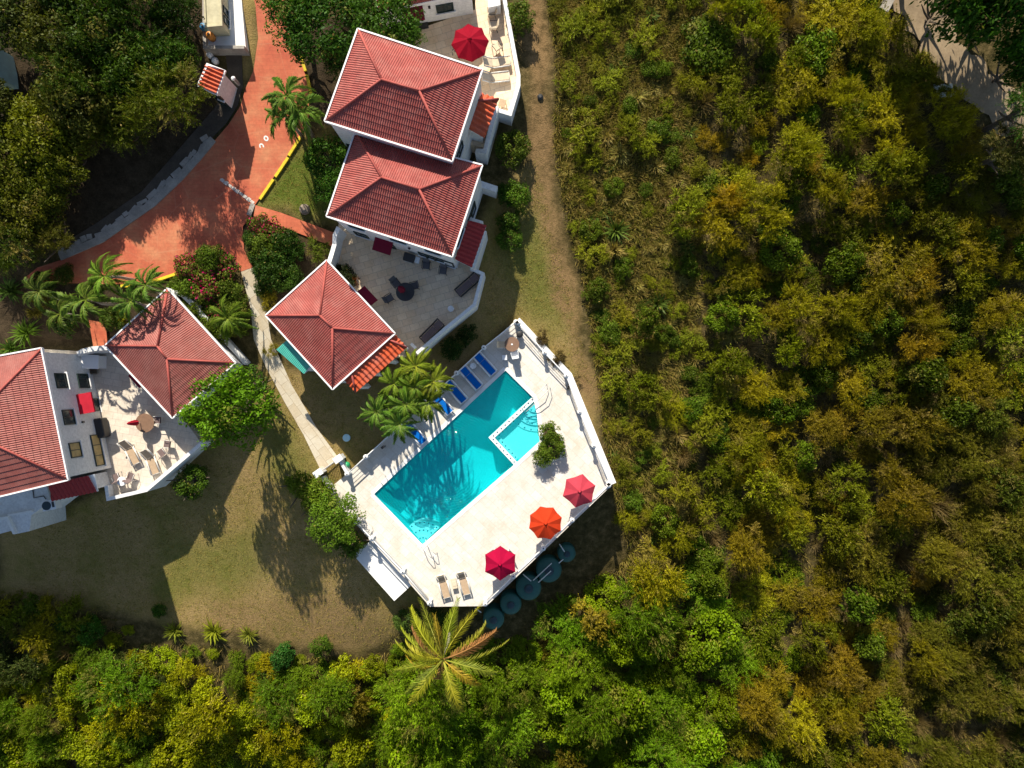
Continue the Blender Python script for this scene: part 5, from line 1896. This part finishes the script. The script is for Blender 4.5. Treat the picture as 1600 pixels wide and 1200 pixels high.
# planted bed on the pool deck and patio plant
pb = thing("planter_bed", "leafy green shrub in the deck bed beside the wading pool", "planter", P(856, 693, 0))
bed = [P2(*q, 0) for q in [(847, 668), (867, 668), (877, 690), (876, 716), (852, 722), (836, 706), (847, 692)]]
MB().wall(bed + [bed[0]], .14, -.02, .12).obj("bed_edge", "plaster_cap", pb)
MB().prism(bed, .0, .08).obj("soil", "soil", pb)
for k, (x, y, R) in enumerate(((857, 676, 1.1), (863, 698, 1.15), (848, 711, .95))):
    o = bpy.data.objects.new("foliage", PROTO["broad"][k]); COL.objects.link(o); o.parent = pb
    o.location = P(x, y, .05) - P(856, 693, 0); s = R / 1.4
    o.scale = (s, s, s * 1.15); o.rotation_euler = (0, 0, k * 1.7); o.color = (.10, .155, .012, 1)
plant("broad", P(542, 432, 2.2), .95, (.02, .03, .008), "dark bushy plant in the patio corner behind the pavilion roof", None, .9)
plant("scrub", P(553, 438, 2.2), .55, (.16, .06, .015), "rust coloured plant beside the dark bush on the patio", None, 1.0)
p = P(477, 328, 2.9)
tag(MB().lathe(G(477, 328), [(.3, -.1), (.42, .1), (.36, .35), (.15, .5)], 9).obj("garden_rock", "rust_rock"), "round mottled boulder on the drive lawn by the walkway", "rock")
p = G(844, 152)
tag(MB().lathe(p, [(.2, -.05), (.24, .1), (.1, .2)], 7).obj("garden_rock", "metal_dark"), "small black stone on the dirt trail", "rock")
for c, l in (((1467, 140), "white crumpled sheet beside the dirt road"), ((1472, 151), "smaller white scrap below the crumpled sheet by the dirt road")):
    p = G(*c)
    mb = MB()
    for k in range(7):
        mb.box(p + Vector((-.6 + k * .2, rng.uniform(-.1, .1), .5 + rng.uniform(-.05, .05))), (.24, .35, .05), M=Matrix.Rotation(rng.uniform(-.4, .4), 3, 'Y') @ Matrix.Rotation(rng.uniform(-.3, .3), 3, 'X'))
    o = tag(mb.obj("plastic_sheet", "litter_white"), l, "sheet")
p = G(1381, 10)
tag(MB().box(p + Vector((0, 0, .3)), (.7, 1.3, .6), -.5).obj("water_trough", "concrete"), "small pale grey trough at the dirt road by the top edge", "trough")
tree(190, 1065, -2.5, 2.9, (.10, .19, .005), "large rounded fresh green bush tree below the villa lawn shadow at lower left", kind="feather", name="bush_tree")
tree(1478, -85, 10.0, 3.2, (.035, .085, .006), "dark green tree cut by the top edge beside the dirt road", kind="dense", hs=1.9)
tree(1578, 15, 8.5, 3.6, (.035, .095, .006), "dark green tree beyond the dirt road in the upper right corner", kind="dense", hs=1.9)
tree(1612, 90, 7.0, 2.6, (.03, .085, .006), "dark green tree at the right edge below the corner tree", kind="dense", hs=1.9)
tree(1522, -30, 10.5, 4.4, (.03, .08, .006), "dark green tree at the top edge beyond the dirt road", kind="dense", hs=1.9)
tree(1620, 160, 6.5, 2.4, (.03, .08, .006), "dark green tree cut by the right edge beside the dirt road", kind="feather")
tree(1580, 235, 5.0, 2.2, (.06, .07, .012), "dusky tree at the right edge below the shaded road", kind="feather")

# ------------------------------------------------------------------ wild growth
WILD = [(848, -40), (868, 60), (872, 130), (866, 220), (884, 330), (910, 430), (924, 520), (938, 620), (950, 720), (966, 800), (985, 865), (962, 888), (915, 912), (866, 942), (812, 990), (745, 995),
        (700, 985), (640, 985), (600, 1018), (520, 1028), (430, 1022), (350, 1012), (290, 1005), (238, 1005), (195, 968), (110, 935), (-40, 915), (-40, 1240), (1640, 1240), (1640, 330), (1590, 270), (1550, 225), (1500, 180), (1468, 128), (1432, 85), (1392, 40), (1372, -40)]
WILDN = np.array(WILD)
LAB = {}


def wild_pick(x, y):
    """kind, radius, colour, label, group for a spot in the wild growth"""
    k, R, c, l, g = wild_pick0(x + rng.gauss(0, 45), y + rng.gauss(0, 28))
    big = math.sin(x * .013 + 1.1 * math.sin(y * .011)) * math.sin(y * .015 + x * .004)
    R *= rng.uniform(.62, 1.0) if rng.random() < .55 else rng.uniform(1.0, 1.35 + .25 * big)
    if x > 1250 and y > 260:      # lens vignette painted into the leaf colours towards the right edge
        c = (c[0] * .80, c[1] * .74, c[2] * .9)
    return k, R, c, l, g


def wild_pick0(x, y):
    u = rng.random()
    if y > 985 and x < 610:                               # yellow green belt at lower left
        if x < 230 and y < 1060:
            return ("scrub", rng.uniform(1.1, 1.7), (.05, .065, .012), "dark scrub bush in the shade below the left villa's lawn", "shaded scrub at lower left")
        if u < .45: return ("broad", rng.uniform(1.2, 1.9), (.19, .225, .004), "yellow green leafy shrub in the belt below the dry lawn", "yellow green shrubs at lower left")
        if u < .80: return ("scrub", rng.uniform(1.2, 1.9), (.28, .27, .004), "golden green scrub bush in the belt below the dry lawn", "golden scrub at lower left")
        return ("feather", rng.uniform(1.6, 2.2), (.11, .18, .006), "fresh green feathery bush in the belt below the dry lawn", "green feathery bushes at lower left")
    if 600 < x < 1170 and y > 900:                        # vivid green trees below the deck
        if u < .55: return ("feather", rng.uniform(2.0, 3.0), (.115, .195, .005), "vivid green feathery tree below the pool deck", "green feathery trees below the deck")
        if u < .9: return ("broad", rng.uniform(1.3, 2.0), (.14, .21, .004), "bright green leafy shrub below the pool deck", "bright shrubs below the deck")
        return ("scrub", rng.uniform(1.2, 1.7), (.19, .15, .012), "golden scrub bush among the green trees below the deck", "golden scrub below the deck")
    if x > 1400 and y > 640:                              # dull far corner
        if u < .5: return ("feather", rng.uniform(1.8, 2.6), (.14, .145, .008), "dull olive feathery bush in the lower right corner growth", "dull feathery bushes at lower right")
        if u < .8: return ("scrub", rng.uniform(1.4, 2.2), (.085, .115, .007), "dusky scrub bush in the lower right corner growth", "dusky scrub at lower right")
        return ("twig", rng.uniform(1.3, 2.0), (.13, .10, .06), "bare grey brown bush in the lower right corner growth", "bare bushes at lower right")
    if x < 1090 and y < 800:                              # low growth next to the trail
        if u < .26: return ("grassy", rng.uniform(.55, .95), (.28, .24, .06), "pale grassy clump on the slope beside the dirt trail", "grass clumps by the trail")
        if u < .82: return ("scrub", rng.uniform(.7, 1.4), (.19, .205, .010), "olive scrub bush on the slope beside the dirt trail", "olive scrub by the trail")
        if u < .95: return ("broad", rng.uniform(.7, 1.2), (.085, .13, .008), "deep green leafy shrub on the slope beside the dirt trail", "green shrubs by the trail")
        return ("rosette", rng.uniform(.8, 1.2), (.07, .11, .015), "spiky leaved plant on the slope beside the dirt trail", "spiky plants by the trail")
    if 1100 < x < 1420 and y > 560 and u < .24: return ("feather", rng.uniform(1.4, 2.2), (.225, .185, .008), "rusty gold feathery bush in the lower middle of the right slope", "rusty gold bushes on the right slope")
    if u < .42: return ("feather", rng.uniform(1.6, 2.5), (.235, .22, .005), "golden olive feathery bush in the broad scrub on the right", "golden feathery bushes on the right slope")
    if u < .72: return ("scrub", rng.uniform(1.3, 2.0), (.15, .175, .005), "olive scrub bush in the broad scrub on the right", "olive brown scrub on the right slope")
    if u < .84: return ("broad", rng.uniform(1.2, 1.8), (.085, .135, .006), "dark green leafy bush in the broad scrub on the right", "dark leafy bushes on the right slope")
    if u < .90: return ("feather", rng.uniform(1.2, 1.8), (.27, .20, .007), "orange tinted feathery bush in the broad scrub on the right", "orange bushes on the right slope")
    return ("twig", rng.uniform(1.2, 1.8), (.2, .15, .08), "bare twiggy bush in the broad scrub on the right", "bare bushes on the right slope")


def grow_wild(nmax=1100):
    done = []
    tries = 0
    cnt = {}
    while len(done) < nmax and tries < 14000:
        tries += 1
        x, y = rng.uniform(-40, 1640), rng.uniform(-40, 1240)
        if not inside(np.array([x]), np.array([y]), WILD)[0]:
            continue
        k, R, c, l, g = wild_pick(x, y)
        if cnt.get(NAMES[k], 0) >= 298:
            continue
        p = G(x, y)
        f = .53 if tries < 5000 else .40
        if y > 900 and x < 1170: f *= .86
        if any((p.x - q[0]) ** 2 + (p.y - q[1]) ** 2 < (f * (R + q[2])) ** 2 for q in done):
            continue
        # keep crowns off the lawn and deck
        d = edge_dist(np.array([x]), np.array([y]), WILD)[0] * .05
        if -30 < x < 1630 and d < R * .55:
            R = max(.6, d * 1.4)
            if k == "feather": k = "scrub"
            if d < .25: continue
            if l.startswith("vivid"): l, g = "bright green leafy shrub below the pool deck", "bright shrubs below the deck"; k = "broad"
            elif "feathery" in l:
                l = l.replace("feathery bush", "small scrub bush"); g = g.replace("feathery ", "small ")
        cnt[NAMES[k]] = cnt.get(NAMES[k], 0) + 1
        plant(k, p, R, c, l, g, rng.choice((.7, .9, 1.1, 1.5, 2.0) if R > 1.2 and d > 2 else (.7, .9, 1.0)) * rng.uniform(.9, 1.1), .1, .28)
        done.append((p.x, p.y, R))
    print("wild plants", len(done), cnt)


grow_wild()


def wild_grass():
    r = np.random.default_rng(5)
    n = 20000
    px = r.uniform(-30, 1630, n * 6); py = r.uniform(-30, 1230, n * 6)
    ok = inside(px, py, WILD) & ((px < 1090) & (py < 900) | (r.random(n * 6) < .16))
    px, py = px[ok][:n], py[ok][:n]
    Z = np.zeros(len(px))
    for _ in range(5):
        k = (CAM_Z - Z) / FPX
        X, Y = (px - 800) * k, (600 - py) * k
        Z = gz_arr(X, Y)
    V = []; T = []
    B = 7
    m = len(X)
    a = r.uniform(0, 6.283, (m, B)); L = r.uniform(.3, .85, (m, B)); e = r.uniform(.35, 1.3, (m, B))
    bx = X[:, None] + r.normal(0, .12, (m, B)); by = Y[:, None] + r.normal(0, .12, (m, B)); bz = Z[:, None] + 0 * a
    tip = np.stack([bx + np.cos(a) * np.cos(e) * L, by + np.sin(a) * np.cos(e) * L, bz + np.sin(e) * L + .02], -1)
    sx, sy = -np.sin(a) * .03, np.cos(a) * .03
    p0 = np.stack([bx - sx, by - sy, bz - .03], -1); p1 = np.stack([bx + sx, by + sy, bz - .03], -1)
    V = np.stack([p0, p1, tip], 2).reshape(-1, 3)
    F = np.arange(len(V)).reshape(-1, 3)
    nearness = np.clip((px - 900) / 500, 0, 1)
    dry = np.where(r.random(m) < .62, r.uniform(.4, 1, m), r.uniform(0, .3, m))
    T = np.stack([r.uniform(.6, 1.4, m), dry, 0 * dry], 1)
    T = np.repeat(T, B * 3, 0)
    me = qmesh("wild_grass", V, F, T)
    me.materials.append(MAT["leaf"])
    o = bpy.data.objects.new("wild_grass", me)
    COL.objects.link(o)
    o.color = (.14, .14, .018, 1)
    tag(o, "dry and green wild grass filling the gaps between scrub bushes", "grass", None, "stuff")


wild_grass()


def lawn_grass():
    r = np.random.default_rng(9)
    n = 24000
    zones = [[(60, 820), (280, 725), (420, 570), (520, 600), (640, 570), (690, 575), (560, 735), (600, 850), (700, 960), (600, 1010), (330, 985), (240, 960), (30, 950)],
             [(400, 312), (470, 214), (515, 200), (525, 350), (410, 325)], [(770, 330), (835, 250), (880, 420), (925, 600), (880, 575), (806, 495), (760, 500)], [(500, 590), (640, 560), (800, 498), (690, 575), (545, 715)]]
    px = r.uniform(20, 930, n * 2); py = r.uniform(190, 1010, n * 2)
    ok = np.zeros(len(px), bool)
    for z in zones:
        ok |= inside(px, py, z)
    px, py = px[ok][:n], py[ok][:n]
    Z = np.zeros(len(px))
    for _ in range(5):
        k = (CAM_Z - Z) / FPX
        X, Y = (px - 800) * k, (600 - py) * k
        Z = gz_arr(X, Y)
    m = len(X); B = 4
    keep = ~inside(X, Y, DECK) & ~inside(X, Y, gp([(377, 424), (392, 480), (397, 530), (415, 572), (445, 628), (475, 680), (502, 735), (530, 716), (495, 668), (457, 603), (424, 530), (416, 480), (397, 417)]))
    X, Y, Z = X[keep], Y[keep], Z[keep]; m = len(X)
    a = r.uniform(0, 6.283, (m, B)); L = r.uniform(.06, .16, (m, B)); e = r.uniform(.2, 1.2, (m, B))
    bx = X[:, None] + r.normal(0, .08, (m, B)); by = Y[:, None] + r.normal(0, .08, (m, B)); bz = Z[:, None] + 0 * a
    tip = np.stack([bx + np.cos(a) * np.cos(e) * L, by + np.sin(a) * np.cos(e) * L, bz + np.sin(e) * L], -1)
    sx, sy = -np.sin(a) * .02, np.cos(a) * .02
    V = np.stack([np.stack([bx - sx, by - sy, bz - .02], -1), np.stack([bx + sx, by + sy, bz - .02], -1), tip], 2).reshape(-1, 3)
    F = np.arange(len(V)).reshape(-1, 3)
    patch = .5 + .5 * np.sin(X * .45 + 1.7 * np.sin(Y * .33)) * np.sin(Y * .5 + X * .2)
    dry = np.clip(np.where(r.random(m) < .35 + .5 * patch, r.uniform(.55, 1, m), r.uniform(0, .4, m)), 0, 1)
    T = np.repeat(np.stack([r.uniform(.6, 1.4, m), dry, 0 * dry], 1), B * 3, 0)
    me = qmesh("lawn_grass", V, F, T)
    me.materials.append(MAT["leaf"])
    o = bpy.data.objects.new("lawn_grass", me)
    COL.objects.link(o)
    o.color = (.20, .20, .035, 1)
    tag(o, "short dry grass growing over the lawns around the pool and villas", "grass", None, "stuff")


lawn_grass()
